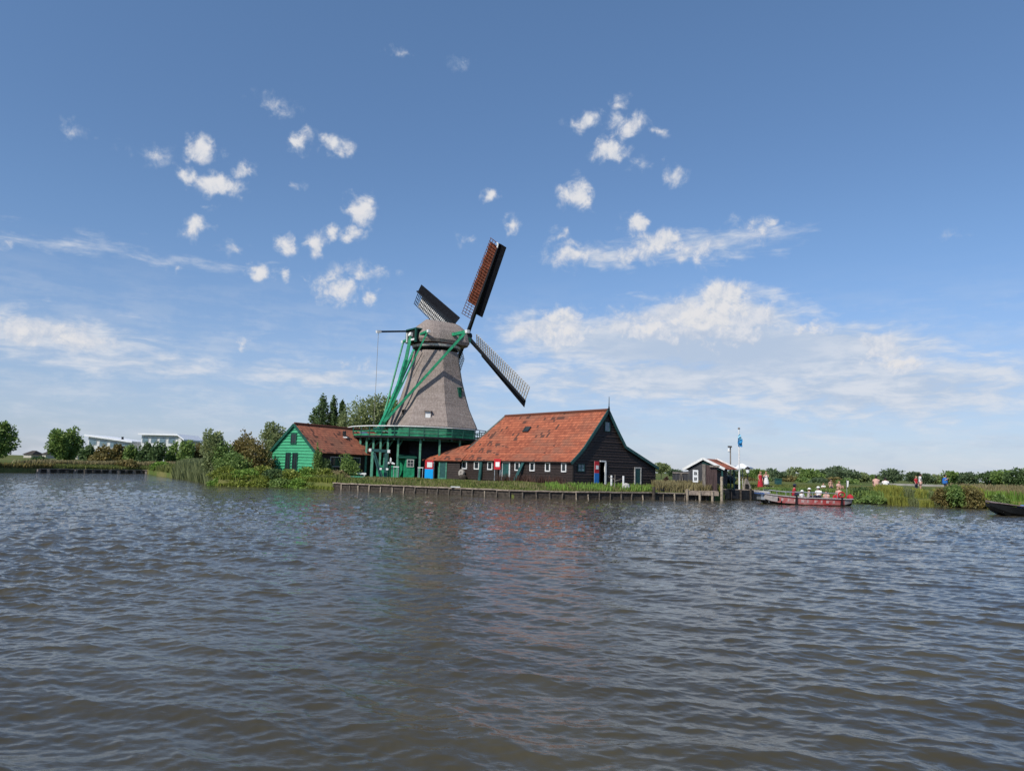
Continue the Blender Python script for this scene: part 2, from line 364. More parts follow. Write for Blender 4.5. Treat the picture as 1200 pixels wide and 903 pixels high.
col=t.mix(t.step(a,.4,.62),(.075,.115,.025),(.17,.155,.055)); col=t.mix(t.m('MULTIPLY',t.step(c,.4,.7),.5),col,(.045,.07,.02))
link(t,col,b.inputs['Base Color']); b.inputs['Roughness'].default_value=.95; b.inputs['Specular IOR Level'].default_value=.1
link(t,t.n('ShaderNodeBump',inp={'Strength':1.,'Distance':.15,'Height':c}).outputs[0],b.inputs['Normal'])
gr=bpy.data.objects.new('ground',npmesh('ground',V,Fc,gm,True)); COL.objects.link(gr)
tag(gr,'green meadow land along the far bank','ground',kind='structure')
# ------------------------------------------------------------------ water: wave field from a wind-sea spectrum
def tile(N,Lt,lmin,lmax,slope,wind,spread,seed,pw=3.2):
    r=np.random.default_rng(seed); k=2*np.pi*np.fft.fftfreq(N,Lt/N); KX,KY=np.meshgrid(k,k,indexing='ij'); K=np.hypot(KX,KY); K[0,0]=1
    lam=2*np.pi/K; cosw=(KX*wind[0]+KY*wind[1])/K
    A=K**(-pw/2-.5)*np.abs(cosw)**spread*(cosw>-.2)*(lam>lmin)*(lam<lmax); A[0,0]=0
    Hk=A*(r.normal(size=A.shape)+1j*r.normal(size=A.shape))
    h=np.fft.ifft2(Hk).real; dx=np.fft.ifft2(1j*Hk*KX/K).real; dy=np.fft.ifft2(1j*Hk*KY/K).real
    gx=np.fft.ifft2(1j*Hk*KX).real; gy=np.fft.ifft2(1j*Hk*KY).real
    sc=slope/np.sqrt((gx**2+gy**2).mean()); return [q*sc for q in(h,dx,dy)]
def samp(T,Lt,x,y):
    N=T[0].shape[0]; fx=(x/Lt%1)*N; fy=(y/Lt%1)*N; i=fx.astype(int)%N; j=fy.astype(int)%N; a=fx-np.floor(fx); b=fy-np.floor(fy); i2=(i+1)%N; j2=(j+1)%N
    return [q[i,j]*(1-a)*(1-b)+q[i2,j]*a*(1-b)+q[i,j2]*(1-a)*b+q[i2,j2]*a*b for q in T]
wd=np.array([-.42,-.92]); wd/=np.linalg.norm(wd); wd2=np.array([.28,-.96]); wd2/=np.linalg.norm(wd2); wd3=np.array([-.6,-.8])
TA=tile(512,61.,.95,3.2,WAVE_A,wd,2,1); TB=tile(512,23.,.32,.95,WAVE_B,wd,1.7,2,2.6); TC_=tile(512,11.7,.12,.34,WAVE_C,wd2,1.5,3,2.4); TD=tile(512,7.3,.06,.18,WAVE_D,wd3,1.,4,2.2)
ys=[-60,-20,-5,0,2,3,3.6]; y=4.1
while y<75: ys.append(y); y+=max(.022,y*y/(2.2*735)*.42)
ys+=[80,90,110,140,200,400,1000,3000]; ys=np.array(ys)
us=np.concatenate([[-1200/4,-20,-4,-1.8,-1.5,-1.3],np.linspace(-1.2,1.2,1400),[1.3,1.5,1.8,4,20,300]])
YY,U2=np.meshgrid(ys,us,indexing='ij'); XX=np.maximum(np.abs(YY),5.5)*U2
dy=np.gradient(ys)[:,None]*np.ones_like(XX); Z=np.zeros_like(XX); DX=np.zeros_like(XX); DY=np.zeros_like(XX)
edge=np.clip((1.3-np.abs(U2))/.1,0,1)*np.clip((YY-3.3)/.3,0,1)
gust=.75+.5*samp(tile(256,160.,14,80,.01,wd,0,9),160.,XX,YY*.6)[0]/.06
gust=np.clip(gust,.5,1.3)
for T,Lt,f0,f1 in ((TA,61.,1.2,4.),(TB,23.,1.3,4.),(TC_,11.7,.3,1.),(TD,7.3,.06,.15)):
    wgt=np.clip((f1-dy)/(f1-f0),0,1)*edge*(gust if Lt<60 else 1)
    h,a,b=samp(T,Lt,XX+.13*YY,YY+3.1); Z+=h*wgt; DX+=a*wgt*.95; DY+=b*wgt*.95
V=np.stack([XX+DX,YY+DY,Z],-1).reshape(-1,3); nr,nc=XX.shape
idx=np.arange(nr*nc).reshape(nr,nc); Fc=np.stack([idx[:-1,:-1],idx[:-1,1:],idx[1:,1:],idx[1:,:-1]],-1).reshape(-1,4)
wm,t,b=newmat('river_water'); tcw=t.n('ShaderNodeTexCoord').outputs['Object']
mu=t.noise(tcw,.25,3,.6); link(t,t.mix(t.step(mu,.35,.65),WCOL1,WCOL2),b.inputs['Base Color'])
b.inputs['Roughness'].default_value=WROUGH; b.inputs['IOR'].default_value=1.333; b.inputs['Specular IOR Level'].default_value=.5
rot=t.n('ShaderNodeMapping',inp={'Vector':tcw,'Rotation':(0,0,.3),'Scale':(1.,2.,1.)}).outputs[0]
b1=t.noise(rot,9.,4,.6); b2=t.noise(rot,1.0,3,.55,.3); b3=t.noise(t.v('MULTIPLY',tcw,(.5,1,1)),.35,3,.5)
cy=t.n('ShaderNodeSeparateXYZ',inp={0:tcw}).outputs[1]
farw=t.step(cy,7.,38.)
h=t.m('ADD',t.m('MULTIPLY',b1,.004),t.m('MULTIPLY',t.m('MULTIPLY',b2,farw),FAR_B))
link(t,t.n('ShaderNodeBump',inp={'Strength':1.,'Distance':1.,'Height':h}).outputs[0],b.inputs['Normal'])
wa=bpy.data.objects.new('water',npmesh('water',V,Fc,wm,True)); COL.objects.link(wa)
tag(wa,'wind-rippled grey brown river water','water',kind='structure')
# ------------------------------------------------------------------ leaf / blade clouds
def quads(P,size,seed,upright=False,h=None,tri=False):
    r=np.random.default_rng(seed); n=len(P); s=size*r.uniform(.6,1.4,(n,1))
    if upright:
        a=r.uniform(0,np.pi,n); w=np.stack([np.cos(a),np.sin(a),0*a],-1)*s*.5
        hh=(h if h is not None else 1.)*r.uniform(.55,1.15,(n,1)); lean=r.normal(0,.16,(n,3)); lean[:,2]=1; up=lean*hh
        V=np.stack([P-w,P+w,P+up*.98+w*.25,P+up-w*.25],1)
    else:
        a=r.normal(size=(n,3)); a/=np.linalg.norm(a,axis=1,keepdims=True); b=r.normal(size=(n,3)); b-=a*(a*b).sum(1,keepdims=True); b/=np.linalg.norm(b,axis=1,keepdims=True)
        V=np.stack([P-a*s*.6,P-b*s*.38,P+a*s*.6,P+b*s*.38],1)
    return V.reshape(-1,3),np.arange(4*n).reshape(n,4)
def crown_pts(clumps,n,seed):
    r=np.random.default_rng(seed); C=np.array(clumps,float); w=(C[:,3]*C[:,4]*C[:,5])**.75; w/=w.sum(); k=r.choice(len(C),n,p=w)
    d=r.normal(size=(n,3)); d/=np.linalg.norm(d,axis=1,keepdims=True); q=r.uniform(0,1,(n,1))**.42*r.choice([1,1,1,1.18],(n,1))
    return C[k,:3]+d*q*C[k,3:6]
def clumps(kind,w,h,seed,base=None):
    r=random.Random(seed); out=[]
    if kind=='round':
        b=.18*h if base is None else base; ch=h-b; n=26
        for i in range(n):
            a=r.uniform(0,6.28); e=r.uniform(-.9,1); rad=math.sqrt(max(0,1-e*e))*r.uniform(.55,.82)
            s=r.uniform(.16,.27); out.append((math.cos(a)*rad*w/2,math.sin(a)*rad*w/2,b+ch/2+e*ch/2*.76,s*w,s*w,s*ch*.8))
        out.append((0,0,b+ch*.45,w*.3,w*.3,ch*.36))
    elif kind=='column':
        b=.05*h; n=18
        for i in range(n):
            z=b+(h-b)*(i+.5)/n*.93; f=(1-((z/h-.42)/.62)**2); f=max(.14,f)**.8; a=r.uniform(0,6.28)
            out.append((math.cos(a)*w*.16*f,math.sin(a)*w*.16*f,z,w*.34*f,w*.34*f,h*.075))
        out.append((0,0,h*.95,w*.06,w*.06,h*.055))
    elif kind=='spiky':
        n=16
        for i in range(n):
            a=r.uniform(0,6.28); q=r.uniform(0,1)**.6; hh=h*(1-.45*q*q)*r.uniform(.75,1.02)
            out.append((math.cos(a)*q*w*.38,math.sin(a)*q*w*.38,hh*.55,w*.13,w*.13,hh*.46))
    else: # bush
        n=20
        for i in range(n):
            a=r.uniform(0,6.28); e=r.uniform(0,.95); rad=math.sqrt(1-e*e)*r.uniform(.4,.85)
            s=r.uniform(.16,.28); out.append((math.cos(a)*rad*w/2,math.sin(a)*rad*w/2,e*h*.78,s*w,s*w,s*h*1.1))
        out.append((0,0,h*.3,w*.36,w*.36,h*.34))
    return out
def leafobj(name,P,size,m,parent,seed=1,**kw):
    V,Fc=quads(P,size,seed,**kw); o=bpy.data.objects.new(name,npmesh(name,V,Fc,m)); COL.objects.link(o)
    if parent: o.parent=parent
    return o
def trunk_mb(h,w,r,seed,n=5):
    q=random.Random(seed); mb=MB(); mb.tube((0,0,-.3),(.05*h*q.uniform(-1,1)*.3,0,h*.45),r,r*.6,8); mb.tube((0,0,h*.42),(0,0,h*.86),r*.6,r*.12,6)
    for i in range(n):
        a=6.28*i/n+q.uniform(-.4,.4); z=h*q.uniform(.22,.5); mb.tube((0,0,z),(math.cos(a)*w*.3,math.sin(a)*w*.3,z+h*q.uniform(.15,.32)),r*.42,r*.1,6)
    return mb
NS=[100]
def tree(name,label,cat,px,top,Y,wpx,kind,lf,leaf=.2,n=2500,group=None,base=None,z0=None,ysq=1.):
    NS[0]+=1; sd=NS[0]
    x=X(px,Y,(4. if top<540 else 1.3)); z0=ground(x,Y) if z0 is None else z0; zt=at(px,top,Y).z; h=zt-z0; w=wpx*Y/F
    if h<.5: print('LOW',label,round(h,2)); h=.5
    r=thing(name,label,cat,(x,Y,z0-.05),0,group)
    P=crown_pts(clumps(kind,w,h,sd,base),n,sd); P=P[(P[:,2]>.02)]; P[:,1]*=ysq
    bush=kind in('bush','spiky')
    leafobj('foliage' if bush else 'crown',P,leaf,LF[lf],r,sd)
    trunk_mb(h*(.8 if bush else 1),w,max(.04,h*(.012 if bush else .022)),sd).build('stem' if bush else 'trunk',M['bark'],r,world=False)
    return r
# ------------------------------------------------------------------ siding and roofs
def siding(mb,o,ud,poly,opens=(),h=.2,out=None,lap=.045,base=.0):
    """lap boards over a polygon given as (u,z) pairs"""
    o=Vector(o); ud=Vector((ud[0],ud[1],0)).normalized(); out=Vector((ud.y,-ud.x,0)) if out is None else Vector(out)
    def span(z):
        xs=[]
        for (a,b),(c,d) in zip(poly,poly[1:]+poly[:1]):
            if (b-z)*(d-z)<=0 and abs(b-d)>1e-9: xs.append(a+(c-a)*(z-b)/(d-b))
        return (min(xs),max(xs)) if len(xs)>=2 else None
    z0=min(p[1] for p in poly); z1=max(p[1] for p in poly); z=z0
    while z<z1-.01:
        zt=min(z+h,z1); a=span(z+1e-4); b=span(zt-1e-4)
        if a and b:
            cuts=[(q[0],q[1]) for q in opens if q[2]<(z+zt)/2<q[3]]; segs=[(0.,1.)]
            W=max(a[1]-a[0],1e-6)
            for c0,c1 in cuts:
                f0,f1=(c0-a[0])/W,(c1-a[0])/W; ns=[]
                for s0,s1 in segs:
                    if f1<=s0 or f0>=s1: ns.append((s0,s1)); continue
                    if f0>s0: ns.append((s0,f0))
                    if f1<s1: ns.append((f1,s1))
                segs=ns
            l=lap*random.uniform(.7,1.3)
            for s0,s1 in segs:
                full=(s0,s1)==(0.,1.)
                ua,ub=a[0]+W*s0,a[0]+W*s1; va,vb=((b[0],b[1]) if full else (min(max(ua,b[0]),b[1]),min(max(ub,b[0]),b[1])))
                P=[o+ud*ua+Vector((0,0,z))+out*l,o+ud*ub+Vector((0,0,z))+out*l,o+ud*vb+Vector((0,0,zt))+out*.004,o+ud*va+Vector((0,0,zt))+out*.004]
                mb.quad(*P); mb.quad(P[0],o+ud*ua+Vector((0,0,z))-out*.02,o+ud*ub+Vector((0,0,z))-out*.02,P[1])
        z=zt
    return mb
def slope(mb,A,B,Cc,D,th=.1):
    """one roof plane A,B along the eave, C,D along the ridge, uv in metres"""
    A,B,Cc,D=map(Vector,(A,B,Cc,D)); e=(B-A).normalized(); n=(B-A).cross(D-A).normalized(); up=n.cross(e)
    uv=[((p-A).dot(e)+50,(p-A).dot(up)+50) for p in(A,B,Cc,D)]
    mb.quad(A,B,Cc,D,uv=uv); mb.quad(*[p-n*th for p in(D,Cc,B,A)],uv=[(0,0)]*4)
    L=[A,B,Cc,D]
    for p,q in zip(L,L[1:]+L[:1]): mb.quad(p-n*th,q-n*th,q,p,uv=[(0,0)]*4)
def frame_open(name,parent,o,ud,u0_,u1_,z0_,z1_,fm,pm,t=.07,prout=.06,pane='pane',bars=(),world=True,push=.03):
    """window or door casing standing proud of the boards, with its pane as a sub-part"""
    ud=Vector((ud[0],ud[1],0)).normalized(); out=Vector((ud.y,-ud.x,0)); o=Vector(o)+out*push
    def P(u,z,k): return o+ud*u+out*k+Vector((0,0,z))
    mb=MB()
    def slab(a,b,c,d,k0,k1): mb.hexa([P(a,c,k1),P(b,c,k1),P(b,c,k0),P(a,c,k0),P(a,d,k1),P(b,d,k1),P(b,d,k0),P(a,d,k0)])
    slab(u0_,u0_+t,z0_,z1_,-.02,prout); slab(u1_-t,u1_,z0_,z1_,-.02,prout); slab(u0_+t,u1_-t,z1_-t,z1_,-.02,prout); slab(u0_+t,u1_-t,z0_,z0_+t,-.02,prout)
    for b_ in bars:
        if b_[0]=='v': uu=u0_+(u1_-u0_)*b_[1]; slab(uu-.02,uu+.02,z0_+t,z1_-t,.03,prout-.01)
        else: zz=z0_+(z1_-z0_)*b_[1]; slab(u0_+t,u1_-t,zz-.02,zz+.02,.03,prout-.012)
    f=mb.build(name,fm,parent,world=world)
    mb=MB(); slab(u0_+t*.8,u1_-t*.8,z0_+t*.8,z1_-t*.8,.0,.036)
    p=mb.build(pane,pm,f,world=world); return f,p
# ================================================================== WINDMILL
MY=83.; zc=at(512,404,MY).z; mxb=X(508,MY,1.); mxt=at(511.5,404,MY).x; mx=mxt
MG=ground(mx,MY)
mill=thing('windmill','tall thatched windmill with green gallery and four lattice sails','windmill',(mx,MY,MG))
ko=MY/F
def octR(z,R,a0=-90+22.5): return [(mx+R*math.cos(math.radians(a0+45*i)),MY+R*math.sin(math.radians(a0+45*i)),z) for i in range(8)]
def zpx(py,px=508,Y=MY-3.5): return at(px,py,Y).z
Hw=[(500,51.5),(493,48.8),(486,45.6),(475,40.9),(464,37.6),(453,34.6),(440,31.2),(425,28.4),(408,25.8)]
mb=MB(); rr=[]
for py,hw in Hw: rr.append(octR(zpx(py),hw*ko/.924))
mb.rings(rr); tw=mb.build('thatched_tower',M['thatch'],mill)
zdeck=zpx(511.5,490,75.5); zth=zpx(500)
def oct_wall(name,R,z0_,z1_,m_,h=.22):
    mb=MB(); P=octR(0,R)
    for i in range(8):
        a,b=Vector(P[i]),Vector(P[(i+1)%8]); L=(b-a).length; siding(mb,(a.x,a.y,0),(b.x-a.x,b.y-a.y),[(0,z0_),(L,z0_),(L,z1_),(0,z1_)],h=h)
    return mb.build(name,m_,mill)
oct_wall('tower_skirt',5.1,zdeck,zth+.05,M['skirt_green'],.4)
oct_wall('lower_walls',5.0,MG-.1,zdeck-.25,M['tarblack'])
# windows of the tower
def towerpx(px,py,Y): return at(px,py,Y)
def facet(px,py):
    """point on the tower skin along the view ray, with the facet's outward direction"""
    d=ray(px,py); best=None
    for k in range(len(rr)-1):
        for i in range(8):
            a,b,c,e=[Vector(q) for q in(rr[k][i],rr[k][(i+1)%8],rr[k+1][(i+1)%8],rr[k+1][i])]
            n=(b-a).cross(e-a).normalized(); dn=d.dot(n)
            if dn>=0: continue
            s_=(a-CAM).dot(n)/dn; p=CAM+d*s_
            if a.z-.001<=p.z<=c.z+.001:
                ed=(b-a).normalized(); lo=(p-a).dot(ed)/(b-a).length
                if -.15<lo<1.15 and(best is None or s_<best[0]): best=(s_,p,n,ed)
    return best[1:]
def towerwin(px,py,wpx,hpx,fm,pm,label=None):
    p,n,ed=facet(px,py); out=Vector((n.x,n.y,0)).normalized(); w,h=wpx*ko/2,hpx*ko/2; o=p+out*.10
    mb=MB()
    def bx(u0,u1,z0,z1,k0,k1): mb.hexa([o+ed*a+out*k+Vector((0,0,z)) for z in(z0,z1) for a,k in((u0,k1),(u1,k1),(u1,k0),(u0,k0))])
    bx(-w-.1,w+.1,h,h+.1,-.9,.24); bx(-w-.05,-w,-h,h,-.7,.06); bx(w,w+.05,-h,h,-.7,.06); bx(-w-.05,w+.05,-h-.06,-h,-.5,.10)
    f=mb.build('dormer_window',fm,mill); mb=MB(); bx(-w,w,-h,h,-.6,.02); pp=mb.build('pane',pm,f)
    if label: f['label']=label
towerwin(501.5,486.5,6.,8.8,M['thatch'],M['white'],'small window with a closed white shutter')
towerwin(538.3,460,3.3,9.5,M['green_dark'],M['green'],'narrow green shuttered window')
towerwin(473.5,482.5,3.2,3.2,M['grey_wood'],M['dark_inside'],'small dark hatch')
# neck rings under the cap
mb=MB(); R0=25.2*ko/.924; mb.rings([octR(zc-.68,R0+.02),octR(zc-.5,R0+.08)]); mb.build('neck_ring',M['tarblack'],mill)
mb=MB(); mb.ell((mx,MY,0),[(zc-.52,R0+.08,R0+.08),(zc-.26,R0+.16,R0+.16)],24); mb.build('curb_ring',M['latt_white'],mill)
mb=MB(); mb.ell((mx,MY,0),[(zc-.25,R0-.1,R0-.1),(zc-.03,R0-.1,R0-.1)],24); mb.build('rolling_ring',M['red_brown'],mill)
# cap, in cap axes: s forward (towards sails), q to camera-right
AZ=math.radians(51); nA=Vector((math.sin(AZ),math.cos(AZ),0)); eA=Vector((nA.y,-nA.x,0)); O=Vector((mx,MY,0))
def K(s_,q,z): return O+nA*s_+eA*q+Vector((0,0,z))
zr=at(516,375.8,MY).z-.05; Hc=zr-zc
mb=MB(); rgs=[]
for f,sb,sf,w in ((-.03,-2.9,3.35,2.62),(.10,-3.1,3.5,2.75),(.3,-3.05,3.5,2.55),(.5,-2.75,3.4,2.3),(.72,-2.3,3.2,1.7),(.9,-1.75,2.85,1.0),(.98,-1.55,2.65,.5),(1.,-1.45,2.55,.2)):
    ring=[]; cx=(sb+sf)/2; ax=(sf-sb)/2
    for i in range(24):
        a=2*math.pi*i/24; ca,sa=math.cos(a),math.sin(a); ex=.55 if ca<0 else .38
        ring.append(K(cx+ax*math.copysign(abs(ca)**ex,ca),-w*math.copysign(abs(sa)**.72,sa)*-1,zc+Hc*f))
    rgs.append(ring)
mb.rings(rgs); mb.build('cap',M['thatch'],mill,smooth=False)
mb=MB(); mb.ell((0,0,0),[(0,1,1)],4) if 0 else None
# rear opening of the cap, its shaded depth painted as a near-black box
def capbox(mb,s0,s1,q0,q1,z0,z1): mb.hexa([K(a,b,z) for z in(z0,z1) for a,b in((s0,q0),(s1,q0),(s1,q1),(s0,q1))])
mb=MB(); capbox(mb,-3.35,-2.4,-.85,.95,zc-.1,zc+1.25); mb.build('rear_dark_box',M['dark_inside'],mill)
mb=MB(); capbox(mb,-3.5,-2.5,-1.0,1.1,zc+1.25,zc+1.4); capbox(mb,-3.5,-3.3,-1.0,-.82,zc-.2,zc+1.25); capbox(mb,-3.5,-3.3,.92,1.1,zc-.2,zc+1.25); mb.build('rear_frame',M['green_dark'],mill)
mb=MB(); capbox(mb,-3.55,-3.4,-.8,-.66,zc-.1,zc+1.0); mb.build('rear_trim',M['white'],mill); mb=MB(); capbox(mb,-3.55,-3.4,.2,.9,zc+.0,zc+.2); mb.build('rear_trim',M['white'],mill)
# storm board at the front + windshaft
TI=math.radians(8); nT=(nA*math.cos(TI)+Vector((0,0,1))*math.sin(TI)).normalized(); vT=(-nA*math.sin(TI)+Vector((0,0,1))*math.cos(TI)).normalized()
hubY=MY+nA.y*3.95; hub=at(547,393.5,hubY)
mb=MB(); mb.tube(hub-nT*3.4,hub+nT*.55,.33,.36,12); shaft=mb.build('windshaft',M['tarblack'],mill)
mb=MB(); mb.bar(K(3.5,-1.3,zc+.55),K(3.5,1.5,zc+.55),.14,.5); mb.bar(K(1.2,2.75,zc+.75),K(3.4,1.9,zc+.75),.1,.45); mb.build('storm_board',M['green'],mill)
# spruits
ls=(.55,5.0); ss=(-2.85,2.55); zs=zc+.95; zs2=zc+.85
mb=MB(); mb.bar(K(ls[0],-ls[1],zs),K(ls[0],ls[1],zs),.34,.34); mb.build('long_crossbeam',M['green'],mill)
for a_,b_,w_ in ((K(ls[0],ls[1]-.02,zs),K(ls[0],ls[1]+.42,zs),.36),(K(ls[0],-ls[1]+.02,zs),K(ls[0],-ls[1]-.42,zs),.36),(K(ss[0],ss[1]-.02,zs2),K(ss[0],ss[1]+.3,zs2),.28),(K(ss[0],-ss[1]+.02,zs2-.55),K(ss[0],-ss[1]-.3,zs2-.55),.28)):
    mb=MB(); mb.bar(a_,b_,w_); mb.build('beam_end',M['white'],mill)
mb=MB(); mb.bar(K(ss[0],-ss[1],zs2-.55),K(ss[0],ss[1],zs2),.24,.24); mb.build('short_crossbeam',M['green'],mill)
# tail pole, braces
tb=K(-7.0,0,0); tb.z=zdeck+.35; tb2=K(-6.85,0,zdeck+1.9)
tp=at(444,490,tb.y); 
top=K(-3.45,0,zc+.5)
mb=MB(); mid=top.lerp(tb,.5)-nA*.55; 
pts=[top,top.lerp(tb,.3)-nA*.12,top.lerp(tb,.6)-nA*.02,top.lerp(tb,.85)-nA*.12,tb-nA*.25]; pts=[top+(tb-top)*f+nA*(.55*math.sin(math.pi*f)) for f in(0,.25,.5,.75,1.)]
for a,b,w0,w1 in zip(pts[:-1],pts[1:],(.32,.35,.39,.44),(.35,.39,.44,.52)): mb.bar(a,b,w0,w0,w2=w1,h2=w1)
mb.build('tail_pole',M['green'],mill)
mb=MB(); mb.bar(top+Vector((0,0,.0)),top+(top-tb).normalized()*.4,.5,.5); mb.build('tail_pole_cap',M['white'],mill)
low=pts[3]
for nm,(s_,q,z_),w in (('long_brace',(ls[0],ls[1],zs),.27),('long_brace',(ls[0],-ls[1],zs),.27),('short_brace',(ss[0],ss[1],zs2),.17),('short_brace',(ss[0],-ss[1],zs2-.55),.15)):
    mb=MB(); mb.bar(K(s_,q,z_),low.lerp(tb,.55)+eA*(.2 if q>0 else -.2),w,w); mb.build(nm,M['green'],mill)
mb=MB(); mb.tube(tb+Vector((0,0,.5))-eA*.8,tb+Vector((0,0,.5))+eA*.8,.16,n=10)
for a in range(6): dd=Vector((0,0,1))*math.cos(a*1.047)+nA*math.sin(a*1.047); mb.bar(tb+Vector((0,0,.5))+eA*.85,tb+Vector((0,0,.5))+eA*.85+dd*.75,.07)
mb.build('winch',M['green_dark'],mill)
# brake lever and rope
bl0=K(-3.0,-.3,zc+1.2); ble=at(443.5,388.5,MY-4.6)
mb=MB(); mb.bar(bl0,ble,.16,.18); lev=mb.build('brake_lever',M['navy'],mill)
mb=MB(); dl=(ble-bl0).normalized(); mb.bar(ble-dl*.3,ble+dl*.25,.26,.28); mb.build('lever_tip',M['white'],lev)
mb=MB(); mb.tube(ble,Vector((ble.x,ble.y,zdeck+1.0)),.022,n=4); mb.build('brake_rope',M['rope'],lev)
p1,_n,_=facet(497.5,414); p2,_n2,_=facet(484,441)
mb=MB(); mb.tube(p1+_n*.3,p2+_n2*.35,.04,n=5); mb.build('conductor_cable',M['tarblack'],mill)
# sails
AL=math.radians(49.5); L=12.25
def sail(ang,lm,cloth=None,c0=3.6,c1=.3,label=None,L=12.25,bw=.055,lw=.95):
    d=eA*math.cos(ang)+vT*math.sin(ang); tr=-eA*math.sin(ang)+vT*math.cos(ang)
    def tw(r): return math.radians(27-21*(r/L))
    def T(r,w,k=0.): a=tw(r); return hub+nT*(.15+k)+d*r+(tr*math.cos(a)-nT*math.sin(a))*w
    mb=MB(); N=6
    for i in range(N):
        a,b=L*i/N,L*(i+1)/N; w0,w1=.36-.2*i/N,.36-.2*(i+1)/N; mb.bar(hub+d*a+nT*.0,hub+d*b,w0,w0,up=nT,w2=w1,h2=w1)
    s_=mb.build('sail',M['tarblack'],mill)
    if label: s_['label']=label
    mb=MB(); W_=1.78; r=2.15; n=27
    for i in range(n+1):
        rr_=r+(L-.15-r)*i/n; mb.bar(T(rr_,-.1),T(rr_,W_),bw,.06,up=nT)
    for w in (.45,.9,1.34,W_-.03):
        for i in range(12): a,b=r+(L-.15-r)*i/12,r+(L-.15-r)*(i+1)/12; mb.bar(T(a,w,.05),T(b,w,.05),.05,.04,up=nT)
    mb.build('lattice',lm,s_)
    mb=MB(); r0_=3.0; n=14
    for i in range(n):
        a,b=r0_+(L-r0_)*i/n,r0_+(L-r0_)*(i+1)/n-.012; wi=-lw 
        A=[T(a,.0,-.02),T(b,.0,-.02),T(b,wi,.12),T(a,wi,.12)]; B=[p+nT*.05 for p in A]; mb.hexa(A+B)
    mb.build('leading_boards',M['navy'],s_)
    if cloth:
        mb=MB(); n=24; e0=c0; e1=L-c1
        for j in range(4):
            for i in range(n):
                a,b=e0+(e1-e0)*i/n,e0+(e1-e0)*(i+1)/n; w0,w1=.12+j*.39,.12+(j+1)*.39
                def kk(r_,w): return .12+.04*math.sin(r_*4+w*3)+.05*math.sin(w*2)
                mb.quad(T(a,w0,kk(a,w0)),T(b,w0,kk(b,w0)),T(b,w1,kk(b,w1)),T(a,w1,kk(a,w1)))
        mb.build('sail_cloth',cloth,s_)
    mb=MB(); p=T(L-.5,.05,.0); mb.bar(p-nT*.2,p-nT*.2+d*.45+tr*.1,.22,.12,up=nT); 
    if cloth is M['rust_cloth']: mb.bar(p-nT*.22+d*.4,p-nT*.22+d*.42+tr*.35,.12,.1,up=nT); mb.build('cleat',M['white'],s_)
    return s_
sail(AL+math.radians(1.8),M['latt_brown'],M['rust_cloth'],3.75,.55,'upper right sail with rust brown cloth spread on its lattice',11.95,lw=.84)
sail(AL-math.pi/2,M['latt_white'],None,label='lower right sail with bare pale lattice',L=12.6,bw=.13)
sail(AL+math.pi/2+math.radians(5.5),M['tarblack'],M['pale_cloth'],2.6,1.0,label='upper left sail with pale cloth behind the cap')
sail(AL+math.pi,M['latt_white'],None)
# stage (gallery)
sx,sy,SR=X(490.5,82.5,5.5),82.3,7.75; NP=16
def SP(i,R,z): a=math.radians(360/NP*i+11.25); return Vector((sx+R*math.cos(a),sy+R*math.sin(a),z))
mb=MB(); mb.rings([[SP(i,SR,zdeck-.16) for i in range(NP)],[SP(i,SR,zdeck) for i in range(NP)]]); mb.build('gallery_deck',M['grey_wood'],mill)
mb=MB()
for i in range(NP): mb.bar(SP(i,SR+.03,zdeck-.09),SP(i+1,SR+.03,zdeck-.09),.08,.18)
mb.build('gallery_fascia',M['tarblack'],mill)
mb=MB()
for i in range(NP): mb.bar(SP(i,SR-.05,zdeck-.28),Vector((sx+(mx-sx)*.9,sy+(MY-sy)*.9,zdeck-.28)),.16,.2)
for R in (SR-.7,SR-2.2):
    for i in range(NP): mb.bar(SP(i,R,zdeck-.3),SP(i+1,R,zdeck-.3),.14,.22)
mb.build('gallery_beams',M['green_dark'],mill)
hr=zpx(499.3,480,75)-zdeck
for i in range(NP*2):
    a=SP(i/2,SR-.06 if i%2==0 else (SR-.06)*math.cos(math.pi/NP),0); mb=MB(); mb.bar((a.x,a.y,zdeck),(a.x,a.y,zdeck+hr-.05),.09,.09,up=(0,1,0)); mb.build('rail_post',M['green_dark'],mill)
mb=MB()
for i in range(NP): mb.bar(SP(i,SR-.06,zdeck+hr),SP(i+1,SR-.06,zdeck+hr),.16,.09)
mb.build('top_rail',M['white'],mill)
mb=MB()
for i in range(NP): mb.bar(SP(i,SR-.09,zdeck+hr*.5),SP(i+1,SR-.09,zdeck+hr*.5),.05,.09); mb.bar(SP(i,SR-.09,zdeck+.12),SP(i+1,SR-.09,zdeck+.12),.05,.14)
mb.build('lower_rail',M['green'],mill)
for px in (421.6,429,437,445.5,454,466,492,514.6,538.3,556):
    R=SR-.55; x=X(px,77,3.)
    if abs(x-sx)<R: Y=sy-math.sqrt(R*R-(x-sx)**2); x=X(px,Y,3.)
    else: Y=sy
    g=ground(x,Y)-.1; mb=MB(); mb.bar((x,Y,g),(x,Y,zdeck-.2),.2,.2,up=(0,1,0))
    if px<500: mb.bar((x,Y,zdeck-1.2),(x+(mx-x)*.12,Y+(MY-Y)*.12,zdeck-.3),.1,.12)
    mb.build('support_post',M['post_green'],mill)
for a in (20,60,100,140,170):
    R=SR-.6; x=sx+R*math.cos(math.radians(a)); Y=sy+R*math.sin(math.radians(a)); mb=MB(); mb.bar((x,Y,ground(x,Y)-.1),(x,Y,zdeck-.2),.2,.2,up=(0,1,0)); mb.build('support_post',M['post_green'],mill)
